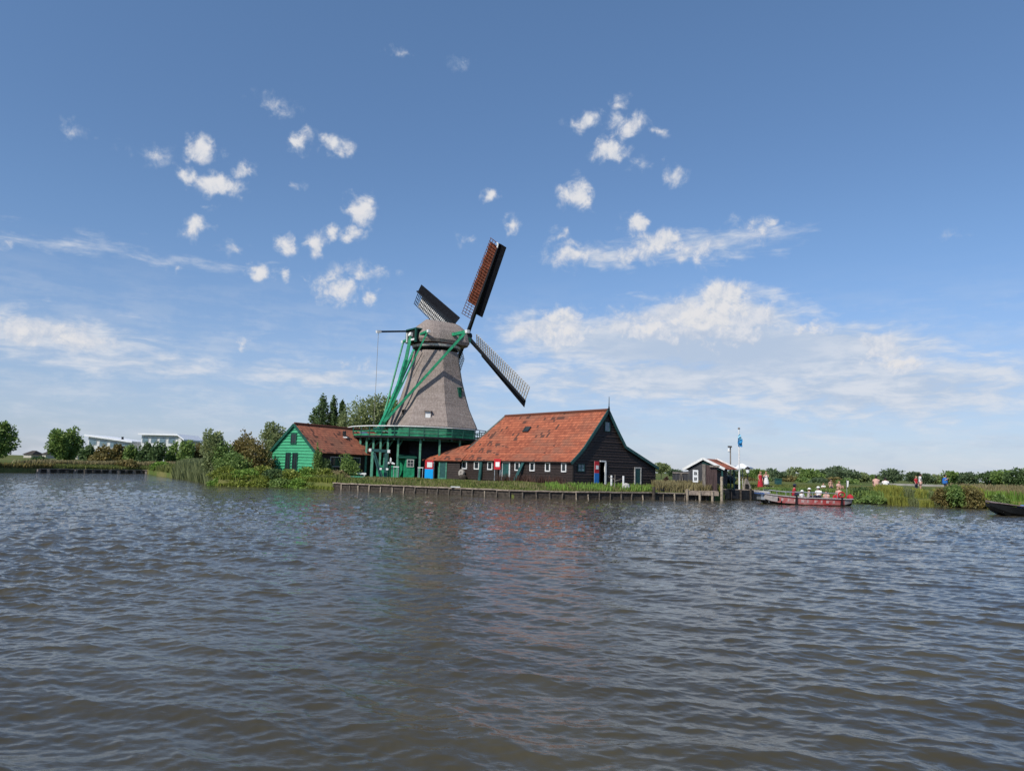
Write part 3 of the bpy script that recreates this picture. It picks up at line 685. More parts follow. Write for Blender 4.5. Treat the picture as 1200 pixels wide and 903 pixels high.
# green shed under the gallery
Yh=75.3; P0=Vector((X(475,Yh,2),Yh,0)); g0=ground(P0.x,Yh); ht=at(475,536.6,Yh).z
shed=thing('green_shed','small green board shed with one window tucked under the mill gallery','shed',(P0.x,P0.y,g0))
rd=Vector((.97,.24,0)).normalized(); ld_=Vector((-rd.y,rd.x,0)); wr=10.3*Yh/F/.97; wl=1.6
mb=MB(); siding(mb,P0,rd,[(0,g0-.1),(wr,g0-.1),(wr,ht),(0,ht)],h=.5,lap=.012)
siding(mb,P0+ld_*wl*1.2-Vector((.55,0,0)),(P0-(P0+ld_*wl*1.2-Vector((.55,0,0)))),[(0,g0-.1),((P0-(P0+ld_*wl*1.2-Vector((.55,0,0)))).length,g0-.1),((P0-(P0+ld_*wl*1.2-Vector((.55,0,0)))).length,ht),(0,ht)],h=.5,lap=.012)
mb.build('wall',M['green'],shed)
mb=MB(); A=P0-rd*.75-ld_*.12; 
mb.hexa([A+Vector((0,0,ht)),A+rd*(wr+.95)+Vector((0,0,ht)),A+rd*(wr+.95)+ld_*2.1+Vector((0,0,ht)),A+ld_*2.1+Vector((0,0,ht)),A+Vector((0,0,ht+.1)),A+rd*(wr+.95)+Vector((0,0,ht+.1)),A+rd*(wr+.95)+ld_*2.1+Vector((0,0,ht+.45)),A+ld_*2.1+Vector((0,0,ht+.45))]); mb.build('roof',M['green_dark'],shed)
zw0,zw1=at(480,547,Yh).z,at(480,538.,Yh).z
frame_open('window',shed,P0,rd,.12,.84,zw0,zw1,M['latt_white'],M['glass_dark'],.08,bars=(('v',.5),('h',.5)))
# low green board fence left of it
mb=MB(); a=Vector((X(441,75.8,1.5),75.8,0)); b=Vector((X(468,75.6,1.5),75.6,0)); zt=at(455,545,75.8).z; g1=ground(a.x,a.y)
fc=thing('board_fence','low green vertical board fence behind the hoist frame','fence',((a.x+b.x)/2,75.7,g1)); n=14
for i in range(n): p=a.lerp(b,(i+.5)/n); mb.box((p.x,p.y,(g1+zt)/2-.03*(i%3)),((b-a).length/n*.93,.05,zt-g1))
mb.build('boards',M['green'],fc); mb=MB(); mb.bar((a.x,a.y-.06,zt-.25),(b.x,b.y-.06,zt-.25),.05,.12); mb.build('rail',M['green_dark'],fc)
# ================================================================== BARN
BX,BY=5.27,62.; BR=math.atan2(6.8,8.3); BG=ground(BX,BY)
barn=thing('barn','long black boarded barn with orange pantile roof beside the mill','barn',(BX,BY,BG),BR)
zo=-BG
def bp(mb,name,m_,parent=None,**kw):
    mb.v=[(a,b,c-BG) for a,b,c in mb.v]; return mb.build(name,m_,parent or barn,world=False,**kw)
def bl(px):  # distance along the long wall for a pixel
    # solve  x/y ray
    k=math.tan(0); lo,hi=-2.,24.
    c,s_=math.cos(BR),math.sin(BR)
    for _ in range(40):
        mid=(lo+hi)/2; x=BX-s_*mid; y=BY+c*mid
        if proj((x,y,2.))[0]>px: lo=mid
        else: hi=mid
    return (lo+hi)/2
def bgm(px):
    lo,hi=-1.,14.; c,s_=math.cos(BR),math.sin(BR)
    for _ in range(40):
        mid=(lo+hi)/2
        if proj((BX+c*mid,BY+s_*mid,2.))[0]<px: lo=mid
        else: hi=mid
    return (lo+hi)/2
def bz_long(px,py):
    d=bl(px); x=BX-math.sin(BR)*d; y=BY+math.cos(BR)*d; return at(px,py,y).z
def bz_g(px,py):
    d=bgm(px); y=BY+math.sin(BR)*d; return at(px,py,y).z
EA=3.04; LW=17.; RG=7.48; PK=4.1
# walls. long wall lies on local x=0 facing -x : u runs -y direction
dL0,dL1=bl(598.5),bl(588.5)
mb=MB(); siding(mb,(0,LW,0),(0,-1),[(0,BG-.3),(LW,BG-.3),(LW,EA),(0,EA)],h=.24,lap=.05)
bp(mb,'long_wall',M['black_boards'])
GP=[(0,BG-.3),(10.75,BG-.3),(10.75,2.62),(6.35,4.35),(PK,RG),(1.2,4.15),(0,EA)]
od0,od1=bgm(703.),bgm(708.)
mb=MB(); siding(mb,(0,0,0),(1,0),GP,opens=[(od0,od1,BG-.3,bz_g(706,541))],h=.24,lap=.055)
bp(mb,'gable_wall',M['black_boards'])
mb=MB(); mb.box(((od0+od1)/2,.75,(BG+3)/2),((od1-od0)+.5,1.3,2.9)); 
# interior behind the open door: faces coloured near-black for its unlit depth
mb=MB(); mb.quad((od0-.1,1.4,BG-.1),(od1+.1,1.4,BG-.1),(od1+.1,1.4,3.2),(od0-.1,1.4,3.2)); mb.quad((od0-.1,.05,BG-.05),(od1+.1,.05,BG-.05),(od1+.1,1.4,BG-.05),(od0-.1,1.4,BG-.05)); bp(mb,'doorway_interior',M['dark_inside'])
# back wall + far end so the barn is closed
mb=MB(); mb.quad((10.7,0,BG-.3),(10.7,LW,BG-.3),(10.7,LW,2.6),(10.7,0,2.6)); mb.quad((0,LW,BG-.3),(10.7,LW,BG-.3),(10.7,LW-.9,2.6),(0,LW,EA-.1)) ; bp(mb,'rear_wall',M['black_boards'])
# roof
mb=MB(); y0=-.12
PR=[(-.28,2.93),(.55,3.62),(1.25,4.28),(PK,7.56)]
yr=14.3; ye=LW+.25
for (xa,za),(xb,zb) in zip(PR[:-1],PR[1:]):
    fa=(za-2.93)/(7.56-2.93); fb=(zb-2.93)/(7.56-2.93); ya=ye+(yr-ye)*(1-(1-fa)**1.15); yb=ye+(yr-ye)*(1-(1-fb)**1.15)
    slope(mb,(xa,ya,za),(xa,y0,za),(xb,y0,zb),(xb,yb,zb),.09)
bp(mb,'front_roof',M['tiles'])
mb=MB(); 
for (xa,za),(xb,zb) in (((6.4,4.45),(PK+.01,7.56)),((10.95,2.62),(6.4,4.45))): slope(mb,(xa,y0,za),(xa,ye-.9,za),(xb,ye-(.9 if xb>5 else ye-yr),zb),(xb,y0,zb),.09)
slope(mb,(6.4,ye-.9,4.45),(-.28,ye,2.93),(PK-.01,yr,7.555),(PK,yr,7.56),.06)
bp(mb,'rear_roof',M['tiles_dull'])
mb=MB(); mb.tube((PK,y0,7.58),(PK,yr,7.58),.13,n=8); bp(mb,'ridge_tiles',M['tiles_dull'])
mb=MB(); 
for (a,b) in zip([(-.28,ye,2.97),(.55,ye-.35,3.66),(1.25,ye-.9,4.32)],[(.55,ye-.35,3.66),(1.25,ye-.9,4.32),(PK,yr,7.6)]): mb.bar(a,b,.22,.12)
bp(mb,'hip_flashing',M['lead_strip'])
mb=MB(); mb.bar((-.22,y0,2.86),(-.22,ye,2.86),.08,.08); bp(mb,'eave_board',M['black_boards'])
# bargeboards of the gable
mb=MB(); EG=[(-.34,2.80),(.55,3.52),(1.25,4.18),(PK,7.50)]; 
for a,b in zip(EG[:-1],EG[1:]): mb.bar((a[0],-.2,a[1]),(b[0],-.2,b[1]),.09,.26)
EG2=[(PK,7.50),(5.2,5.95),(6.4,4.40),(10.98,2.60)]
for a,b in zip(EG2[:-1],EG2[1:]): mb.bar((a[0],-.2,a[1]),(b[0],-.2,b[1]),.09,.26)
bp(mb,'bargeboard',M['teal'])
mb=MB(); mb.bar((PK,-.24,7.2),(PK,-.24,7.75),.12,.12,up=(0,1,0)); mb.tube((PK,-.24,7.7),(PK,-.24,8.75),.045,.02,6); mb.ell((PK,-.24,0),[(7.74,.02,.02),(7.82,.08,.08),(7.9,.02,.02)],8); bp(mb,'finial',M['navy'])
mb=MB(); mb.bar((0.02,-.06,BG-.2),(0.02,-.06,2.95),.16,.05,up=(0,1,0)); bp(mb,'corner_board',M['black_boards'])
def bfr(name,side,pa,pb,zt_,zb_,fm,pm,pane,t=.075,bars=(),lab=None):
    if side=='L':
        ua,ub=LW-bl(pa),LW-bl(pb); o,ud=Vector((0,LW,-BG)),(0,-1)
    else: ua,ub=bgm(pa),bgm(pb); o,ud=Vector((0,0,-BG)),(1,0)
    f,p=frame_open(name,barn,o,ud,ua,ub,zb_,zt_,fm,pm,t,.07,pane,bars,world=False)
    if lab: f['label']=lab
    return f
for c in (544.7,559.0,574.7,606.7,624.2,642.3,661.3):
    zt_,zb_=bz_long(c,537.9+.1),bz_long(c,546.8); w=2.9; bfr('window','L',c-w,c+w,2.84,2.84-.80,M['white'],M['glass_dark'],'pane',.1)
bfr('door','L',588.7,598.2,2.86,BG-.05,M['white'],M['teal'],'door_leaf',.12,lab='dark teal door with pale jambs in the long wall')
for pa in (565,):
    d=bl(pa); mb=MB(); mb.bar((-.32,d,BG-.2),(-.14,d,2.8),.34,.12,up=(1,0,0)); bp(mb,'buttress_board',M['teal'])
d=bl(609.5); mb=MB(); mb.bar((-.75,d+.1,BG-.2),(-.12,d-.6,2.86),.32,.12,up=(1,0,0)); bp(mb,'buttress_board',M['teal'])
bfr('window','G',676.5,684,bz_g(680,543.4),bz_g(680,552.2),M['teal'],M['glass_pale'],'pane',.05,(('v',.5),('h',.5)),'pale teal window in the gable wall')
bfr('vent_panel','G',707.3,713.5,bz_g(710,494),bz_g(710,505.5),M['teal'],M['glass_pale'],'panel',.05,(),'grey vent panel high under the gable peak')
bfr('door','G',742.8,750.8,bz_g(746,547.2),BG-.05,M['latt_white'],M['teal'],'door_leaf',.12,(),'teal door with white jambs near the right end')
# jambs of the open doorway and its leaf
mb=MB(); zt_=bz_g(706,541)
mb.box((od1+.06,-.08,(BG+zt_)/2),(.16,.12,zt_-BG)); mb.box(((od0+od1)/2,-.08,zt_+.06),(od1-od0+.2,.12,.12)); bp(mb,'doorway_frame',M['white'])
# roof vent pane on the tiles
def onroof(px,py):
    d=ray(px,py); c,s_=math.cos(BR),math.sin(BR); Mx=Matrix.Translation((BX,BY,0))@Matrix.Rotation(BR,4,'Z'); Mi=Mx.inverted(); o=Mi@CAM; e=(Mi.to_3x3()@d)
    A=Vector((1.25,0,4.28)); n=Vector((-(7.56-4.28),0,PK-1.25)).normalized(); k=(A-o).dot(n)/e.dot(n); return o+e*k,n
p,n=onroof(617.8,503.5); sl_=Vector((PK-1.25,0,3.28)).normalized()
mb=MB(); yv=Vector((0,1,0)); B_=[p-yv*.42-sl_*.32,p+yv*.42-sl_*.32,p+yv*.42+sl_*.32,p-yv*.42+sl_*.32]; mb.hexa([q for q in B_]+[q+n*.14 for q in B_]); bp(mb,'roof_hatch',M['glass_dark'])
# lean-to on the left of the barn
c,s_=math.cos(BR),math.sin(BR); A0=Vector((BX-s_*16.2,BY+c*16.2,0))
LY=75.6; q0=Vector((X(497.5,LY+.4,2.),LY+.4,0)); q1=Vector((X(539,73.9,2.),73.9,0)); ud=(q1-q0).normalized(); WL=(q1-q0).length; LG=ground(q0.x,q0.y)
lt=thing('lean_to','low black lean-to with an orange tile roof in front of the mill base','shed',(q0.x,q0.y,LG))
def lpx(px):
    lo,hi=0,1
    for _ in range(30):
        mm=(lo+hi)/2
        if proj(q0.lerp(q1,mm)+Vector((0,0,2)))[0]<px: lo=mm
        else: hi=mm
    return lo*WL
ze=at(510,538.2,LY).z
o0,o1=lpx(509.2),lpx(514.6)
mb=MB(); siding(mb,q0,ud,[(0,LG-.2),(WL,LG-.2),(WL,ze),(0,ze)],opens=[(o0,o1,LG-.3,at(512,540.5,LY).z)],h=.23); mb.build('wall',M['black_boards'],lt)
no=Vector((ud.y,-ud.x,0))
mb=MB(); a_,b_=q0+ud*(o0-.1)-no*.9,q0+ud*(o1+.1)-no*.9; mb.quad((a_.x,a_.y,LG),(b_.x,b_.y,LG),(b_.x,b_.y,ze),(a_.x,a_.y,ze)); mb.build('doorway_interior',M['dark_inside'],lt)  # near-black sheet painted for the unlit depth behind the lean-to door
def LP(u,k,z): return q0+ud*u+no*k+Vector((0,0,z))
mb=MB(); zt1=at(537,524,75.5).z
slope(mb,LP(-.15,.3,ze-.08),LP(WL+.3,.3,ze-.08),LP(WL+.3,-2.4,ze+1.75),LP(1.9,-2.4,ze+1.3),.09); mb.build('roof',M['tiles'],lt)
mb=MB(); mb.quad(LP(0,0,LG-.2),LP(0,0,ze),LP(1.9,-2.4,ze+1.2),LP(1.9,-2.4,LG-.2)); mb.build('side_wall',M['black_boards'],lt)
mb=MB(); 
for a_ in (508.6,): u=lpx(a_); P=LP(u,.06,0); mb.bar((P.x,P.y,LG-.1),(P.x,P.y,ze-.05),.13,.1,up=(0,1,0))
mb.build('door_post',M['white'],lt)
frame_open('door',lt,q0,ud,lpx(514.8),lpx(524.0),LG-.05,ze-.1,M['post_green'],M['teal'],.13,.07,'door_leaf')
# ================================================================== SIGNS
def banner(px,Y,wpx,top,mid,bot,label,ang=0.,blue=True,lower=M['blue']):
    x=X(px,Y,2.); g=ground(x,Y); w=wpx*Y/F; zt=at(px,top,Y).z; zm=at(px,mid,Y).z; zb=at(px,bot,Y).z
    r=thing('banner_sign',label,'sign',(x,Y,g)); u=Vector((math.cos(ang),math.sin(ang),0)); o=Vector((x,Y,0)); nn=Vector((u.y,-u.x,0))
    def sl2(mb,a,b,c_,d,k0,k1): mb.hexa([o+u*uu+nn*k+Vector((0,0,z)) for z in(c_,d) for uu,k in((a,k1),(b,k1),(b,k0),(a,k0))])
    mb=MB(); sl2(mb,-w/2,w/2,zm,zt,0,.05); mb.build('red_panel',M['red'],r)
    if blue: mb=MB(); sl2(mb,-w/2,w/2,zb,zm-.004,0,.05); mb.build('blue_panel',lower,r)
    s3=min(w,zt-zm)*.31; cz=(zt+zm)/2-.02; cx=w*.06; mb=MB(); sl2(mb,cx-s3,cx+s3,cz-s3,cz+s3,.052,.065); mb.build('white_square',M['white_sign'],r)
    mb=MB(); sl2(mb,-w/2+.02,-w/2+.08,g-.05,zt,-.06,-.005); sl2(mb,w/2-.08,w/2-.02,g-.05,zt,-.06,-.005); mb.build('frame_legs',M['metal'],r)
    return r
banner(502.8,75.1,9.6,538.8,549.3,560.6,'red and bright blue banner sign with white square left of the open lean-to door')
d=bl(582.8); banner(582.8,BY+math.cos(BR)*d-.7,8.8,537.5,549.8,560,'red banner sign with white square on the long barn wall',-.55,False)
d=bgm(699); banner(699,BY+math.sin(BR)*d-.35,7.0,540.2,554,566,'red and blue banner sign left of the open barn gable door',BR,True,M['blue_dull'])
# ================================================================== GREEN HOUSE
HX=X(368.6,70,3.); HY=70.; HG=ground(HX,HY); ha=math.radians(153-180)  # gable runs from left corner to right corner
hd=Vector((math.cos(ha),math.sin(ha),0)); hr_=Vector((-hd.y,hd.x,0)); HW=5.3; HL=13.
c0_=Vector((HX,HY,0))-hd*HW
HE=at(368.5,527.3,70).z; HP=at(344.9,497.5,71.2).z
house=thing('green_house','bright green boarded house with weathered red tile roof among bushes','house',(c0_.x,c0_.y,HG))
mb=MB(); siding(mb,c0_,hd,[(0,HG-.2),(HW,HG-.2),(HW,HE),(HW/2,HP-.05),(0,HE)],h=.29,lap=.075); mb.build('gable_wall',M['green_house'],house)
def HP_(u,k,z): return c0_+hd*u+hr_*k+Vector((0,0,z))
mb=MB(); siding(mb,HP_(HW,0,0),hr_,[(0,HG-.2),(HL,HG-.2),(HL,HE),(0,HE)],h=.22); mb.build('side_wall',M['black_boards'],house)
mb=MB(); mb.quad(HP_(0,0,HG-.2),HP_(0,HL,HG-.2),HP_(0,HL,HE),HP_(0,0,HE)); mb.add([HP_(0,HL,HG),HP_(HW,HL,HG),HP_(HW,HL,HE),HP_(HW/2,HL,HP),HP_(0,HL,HE)],[(0,1,2,3,4)]); mb.build('rear_wall',M['black_boards'],house)
mb=MB(); sl_h=(HP-HE)/(HW/2)
slope(mb,HP_(HW+.35,-.15,HE-.35*sl_h+.1),HP_(HW+.35,HL,HE-.35*sl_h+.1),HP_(HW/2,HL,HP+.1),HP_(HW/2,-.15,HP+.1),.1)
slope(mb,HP_(-.3,HL,HE-.3*sl_h+.1),HP_(-.3,-.15,HE-.3*sl_h+.1),HP_(HW/2-.01,-.15,HP+.095),HP_(HW/2-.01,HL,HP+.095),.1); mb.build('roof',M['tiles_dull'],house)
mb=MB(); mb.bar(HP_(-.32,-.2,HE-.36*sl_h),HP_(HW/2,-.2,HP+.02),.08,.24); mb.bar(HP_(HW/2,-.2,HP+.02),HP_(HW+.36,-.2,HE-.36*sl_h),.08,.24); mb.build('bargeboard',M['green_dark'],house)
mb=MB(); mb.tube(HP_(HW/2,-.1,HP+.14),HP_(HW/2,HL,HP+.14),.11,n=8); mb.build('ridge_tiles',M['tiles_dull'],house)
def hu(px,py=540):
    lo,hi=-.2,HW+.2
    for _ in range(30):
        mm=(lo+hi)/2
        if proj(HP_(mm,0,3))[0]<px: lo=mm
        else: hi=mm
    return lo
def hz(px,py): return at(px,py,HP_(hu(px),0,0).y).z
frame_open('window',house,c0_,hd,hu(340.4),hu(347.2),hz(343,520),hz(343,507.5),M['green_dark'],M['glass_dark'],.09,.06,'pane',(('v',.5),),push=.07)
for a_,b_ in((335.6,341.4),(343.6,349.8)): frame_open('door',house,c0_,hd,hu(a_),hu(b_),hz(342,550.5),hz(342,530),M['green_dark'],M['glass_dark'],.07,.06,'door_pane',(('v',.5),),push=.07)
mb=MB(); P=HP_(HW*.68,6.2,HP-(HW*.18)*sl_h); mb.box((P.x,P.y,P.z+.22),(.3,.3,.8)); vp=mb.build('vent_pipe',M['tarblack'],house); mb=MB(); mb.box((P.x,P.y,P.z-.03),(.75,.7,.12)); mb.build('flashing',M['white'],vp)
P=HP_(HW*.62,10.,HP-(HW*.12)*sl_h); nn=(hd*sl_h+Vector((0,0,1))).normalized(); sd_=(hd-Vector((0,0,sl_h))).normalized()
mb=MB(); Q=[P-sd_*.5-hr_*.6,P+sd_*.5-hr_*.6,P+sd_*.5+hr_*.6,P-sd_*.5+hr_*.6]; mb.hexa([q+nn*.08 for q in Q]+[q+nn*.2 for q in Q]); mb.build('roof_window',M['glass_pale'],house)
mb=MB(); P=HP_(HW+.02,4.,0); frame_open('window',house,HP_(HW,0,0),hr_,2.2,6.8,1.9,2.9,M['latt_white'],M['glass_dark'],.08,.06,'pane',(('v',.33),('v',.66)))
# ================================================================== modern white buildings far left
def villa(px0,px1,Y,topL,topR,base,label,peak=None):
    x0,x1=X(px0,Y,8),X(px1,Y,8); g=1.1; D=14.
    r=thing('white_villa',label,'house',((x0+x1)/2,Y,g)); zl=at(px0,topL,Y).z; zr_=at(px1,topR,Y).z; w=x1-x0
    f=.28 if peak is None else peak; xm=x0+w*f; zm=zl+.3
    mb=MB(); i=w*.06
    def zt(x): return zl-.2+(zr_-zl)*(x-x0)/w-.4
    ys=Y+.8
    mb.add([(x0+i,ys,g),(x1-i*.4,ys,g),(x1-i*.4,ys,zt(x1)),(x0+i,ys,zt(x0)),(x0+i,ys+D,g),(x1-i*.4,ys+D,g),(x1-i*.4,ys+D,zt(x1)),(x0+i,ys+D,zt(x0))],[(0,1,2,3),(1,5,6,2),(4,0,3,7),(5,4,7,6)]); mb.build('wall',M['wall_white'],r)
    mb=MB(); mb.hexa([(x0,Y-.1,zl-.5),(x1,Y-.1,zr_-.5),(x1,Y+D,zr_-.5),(x0,Y+D,zl-.5),(x0,Y-.1,zl),(x1,Y-.1,zr_),(x1,Y+D,zr_),(x0,Y+D,zl)]); mb.build('roof',M['roof_white'],r)
    for a_,b_ in((.08,.24),(.30,.46),(.52,.68),(.74,.92)):
        xa,xb=x0+w*a_,x0+w*b_; zz=zt((xa+xb)/2)-.35; mb=MB(); mb.box(((xa+xb)/2,ys-.04,zz-.9),(xb-xa,.1,1.8)); fr=mb.build('window_frame',M['metal'],r); mb=MB(); mb.box(((xa+xb)/2,ys-.1,zz-.9),(xb-xa-.3,.06,1.55)); mb.build('pane',M['glass_pale'],fr)
    return r
v1=villa(98.5,155,215,508.6,516.5,533,'white modern house with a single-pitch roof sloping down to the right, left of two')
mb=MB(); xq=X(135.5,213,9); zq=at(135.5,513,213).z; mb.box((xq,217,zq-.4),(.45,.45,1.8)); mb.build('chimney',M['navy'],v1)
v2=villa(161.5,208,215,507.2,508.3,533,'white modern house with a flat level roof above the hedge, right of two')
mb=MB(); xa=X(208,215,8); xb=X(216.5,215,8); za=at(207,508.3,215).z; zb=at(216.5,514.5,215).z; mb.hexa([(xa,214.4,za-.4),(xb,214.4,zb-.4),(xb,229,zb-.4),(xa,229,za-.4),(xa,214.4,za),(xb,214.4,zb),(xb,229,zb),(xa,229,za)]); mb.build('sloping_roof_end',M['roof_white'],v2)
mb=MB(); mb.hexa([(xa,215.5,1),(xb-1,215.5,1),(xb-1,228,1),(xa,228,1),(xa,215.5,za-.5),(xb-1,215.5,zb-.3),(xb-1,228,zb-.3),(xa,228,za-.5)]); mb.build('side_wall',M['wall_white'],v2)
for px,w,t_,lab in ((40,9,532.4,'low cream house far off left of the tall willow'),(59,4.5,532.2,'tiny cream house wall at the foot of the tall willow'),(93,10,532.3,'low pale house just right of the tall willow')):
    Y=300.; x=X(px,Y,3); r=thing('distant_house',lab,'house',(x,Y,1.1)); z=at(px,t_,Y).z; ww=w*Y/F
    mb=MB(); mb.box((x,Y,(z+1)/2+.1),(ww,8,z-1.2)); mb.build('wall',mat('cream_wall',(.55,.50,.42)) if 'cream_wall' not in bpy.data.materials else bpy.data.materials['cream_wall'],r)
    mb=MB(); mb.add([(x-ww/2-.5,Y-4.4,z),(x+ww/2+.5,Y-4.4,z),(x+ww/2+.5,Y+4.4,z),(x-ww/2-.5,Y+4.4,z),(x-ww/2+.8,Y,z+1.6),(x+ww/2-.8,Y,z+1.6)],[(0,1,5,4),(2,3,4,5),(1,2,5),(3,0,4),(3,2,1,0)]); mb.build('roof',M['plank_dark'],r)
M['wet_post']=mat('wet_post',(.12,.10,.08),.8,.4,6)
# ================================================================== QUAYS
def shore_pts(pa,pb,step):
    a=gz(pa,float(np.interp(pa,[s_[0] for s_ in SH],[s_[1] for s_ in SH]))).x; b=gz(pb,float(np.interp(pb,[s_[0] for s_ in SH],[s_[1] for s_ in SH]))).x
    xs_=np.linspace(a,b,2000); P=[Vector((x,shore(x),0)) for x in xs_]; out=[P[0]]; acc=0
    for p,q in zip(P[:-1],P[1:]):
        acc+=(q-p).length
        if acc>=step: out.append(q); acc=0
    return out
def quay(label,pa,pb,step,wallm,capm,postm,top,gap=.0,pw=.125,postin=False):
    P=shore_pts(pa,pb,step); r=thing('wooden_quay',label,'quay',(P[len(P)//2].x,P[len(P)//2].y,0))
    mb=MB(); cp=MB(); 
    for p,q in zip(P[:-1],P[1:]):
        for k in range(3):
            z=-.35+(top+.3)/3*(k+.5); j=random.uniform(-.015,.02); mb.bar((p.x,p.y-.08+j,z),(q.x,q.y-.08+j,z),.06,(top+.3)/3-.02)
        z=top+.0+random.uniform(-.02,.02); cp.bar((p.x,p.y-.08,z),(q.x,q.y-.08,z),.3,.09)
    mb.build('boards',wallm,r); cp.build('cap_plank',capm,r)
    for p in P[:98]:
        b_=MB(); hh=top-.05+random.uniform(-.14,.04); b_.tube((p.x+random.uniform(-.12,.12),p.y-.20,-.6),(p.x,p.y-.19,hh),pw/2*random.uniform(.85,1.2),n=7); b_.build('post',postm if random.random()<.3 else M['wet_post'],r)
    return r
quay('weathered wooden quay with pale posts in front of the mill and the barn',391,838,1.05,M['plank_dark'],M['plank_pale'],M['pale_post'],.56)
quay('far low timber quay along the left meadow bank',46,173,1.25,M['plank_dark'],M['plank_pale'],M['grey_wood'],.5,pw=.5)
# ================================================================== GRASS AND REEDS
def strip_pts(pa,pb,t0,t1,n,seed,dens=None):
    r=np.random.default_rng(seed); q=[a_[0] for a_ in SH]; w_=[a_[1] for a_ in SH]; xa=gz(pa,float(np.interp(pa,q,w_))).x; xb=gz(pb,float(np.interp(pb,q,w_))).x
    x=r.uniform(xa,xb,n); tt=t0+(t1-t0)*r.uniform(0,1,n)**1.1; y=np.array([shore(v) for v in x])+tt; z=np.array([max(-.12,ground(a,b)) for a,b in zip(x,y)])-.04
    if dens is not None:
        k=dens(x,y)>r.uniform(0,1,n); x,y,z=x[k],y[k],z[k]
    return np.stack([x,y,z],-1)
def blades(name,P,w,h,m,label,cat,seed=3):
    V,Fc=quads(P,w,seed,upright=True,h=h); o=bpy.data.objects.new(name,npmesh(name,V,Fc,m)); COL.objects.link(o); return tag(o,label,cat,kind='stuff')
hv=lambda x,y:.5+.5*np.sin(x*1.3+y*.8)*np.cos(x*.43)
P=strip_pts(386,858,.15,7.5,26000,5); blades('grass',P,.13,(.09+.15*hv(P[:,0],P[:,1]))[:,None],LF['grass'],'rough green grass on the bank in front of the mill and barn','grass')
P=strip_pts(386,858,.1,4.5,5000,6,lambda x,y:hv(x+4,y)**2); blades('tall_grass',P,.06,.33,LF['straw'],'straw coloured taller grass scattered along the quay','grass')
P=strip_pts(640,800,.3,3.6,3000,7,lambda x,y:hv(x*1.7,y)); blades('weeds',P,.1,.42,LF['bright'],'leafy green weeds in front of the barn gable','weeds')
# dry weeds along the barn wall
pts=[]; 
for _ in range(520):
    d=random.choice([random.gauss(7.8,.5),random.gauss(5.2,.4),random.gauss(2.6,.6),random.gauss(.9,.3),random.uniform(0,9)]); x=BX-math.sin(BR)*d-.9*random.uniform(.3,1.3); y=BY+math.cos(BR)*d-.6; pts.append((x,y,ground(x,y)-.05))
blades('dry_weeds',np.array(pts),.07,.75,LF['weed'],'dark reddish dry weeds growing along the barn wall','weeds')
P=strip_pts(-20,178,.2,3.4,9000,8); blades('grass',P,.3,.32,LF['grass'],'bright green grass along the far left quay','grass')
P=strip_pts(-20,190,4.5,13,14000,9); blades('reeds',P,.22,(.45+.45*hv(P[:,0]*.3,P[:,1]))[:,None],LF['straw'],'brown and straw coloured reeds behind the far left quay','reeds')
P=strip_pts(-20,60,.0,1.0,500,19); blades('reeds',P,.2,.6,LF['rusty'],'brownish reeds at the water edge in the far left corner','reeds')
P=strip_pts(205,249,-.6,5,9000,10,None); blades('reeds',P,.14,1.4,LF['reed'],'dense grey green reed bed left of the leaning willow','reeds')
# right bank
P=strip_pts(880,1010,.1,9,9000,11); blades('grass',P,.14,.3,LF['grass'],'meadow grass behind the red boat','grass')
P=strip_pts(1000,1290,.3,9,22000,12); blades('grass',P,.14,.3,LF['grass'],'green grass on the right bank','grass')
P=strip_pts(1155,1290,.2,6,7000,13); blades('tall_grass',P,.1,.9,LF['straw'],'straw tipped tall grass above the dark moored boat','grass')
for a_,b_,m_,hh,lab,n in ((1037,1060,'reedy',.85,'yellow reeds right of the two sitting people',2600),(1060,1072,'reed',.7,'green reeds between the two yellow reed clumps',1300),(1071,1089,'reedy',.62,'yellow reeds below the standing person in white',2200),(1089,1106,'reed',.45,'green reeds below the blue shirted person',1900),(1106,1118,'reedy',.62,'small yellow reed clump left of the big bank bush',1000),(1141,1153,'reedy',.95,'yellow green reeds at the right edge of the big bank bush',1300),(1118,1141,'reed',.45,'low green reeds at the foot of the big bank bush',1400)):
    P=strip_pts(a_,b_,-.75,1.7,int(n*1.3),int(a_)); blades('reeds',P,.12,hh,LF[m_],lab,'reeds')
P=strip_pts(838,860,.2,5,900,14); blades('tall_grass',P,.08,.7,LF['reedy'],'yellow green grass around the boarded landing hut','grass')
P=strip_pts(772,842,.2,3.2,5200,15); blades('tall_grass',P,.09,.72,LF['straw'],'tall straw grass in front of the dark fence panel','grass')
P=strip_pts(176,206,.0,6,4000,21); blades('grass',P,.2,.7,LF['grass'],'bright grass at the bend of the bank left of the reed bed','grass')
P=strip_pts(246,392,-.35,.5,5000,22); blades('waterline_plants',P,.16,.42,LF['yellow'],'leafy plants rooted in the water along the left bank','plants')
P=strip_pts(246,392,.4,9,9000,23); blades('grass',P,.16,.5,LF['grass'],'long grass between the left bank bushes','grass')
P=strip_pts(893,1165,-.45,.5,6500,24); blades('waterline_plants',P,.12,.5,LF['mid'],'dark green plants rooted in the water along the right bank','plants')
P=strip_pts(1150,1290,-.3,.6,3000,25); blades('waterline_plants',P,.12,.8,LF['bright'],'bright green plants at the water edge behind the dark boat','plants')
# far meadow strip + paths
xa,xb=X(1040,128,1.4),X(1290,128,1.4)
pm=mat('path_gravel',(.34,.32,.28),.9,.2,1)
mb=MB()
for i in range(40):
    a_,b_=xa+(xb-xa)*i/40,xa+(xb-xa)*(i+1)/40; mb.hexa([(a_,128,.9),(b_,128,.9),(b_,131,.9),(a_,131,.9),(a_,128,1.48),(b_,128,1.48),(b_,131,1.5),(a_,131,1.5)])
tag(mb.build('path',pm),'pale path on a low dyke across the right meadow','path',kind='structure')
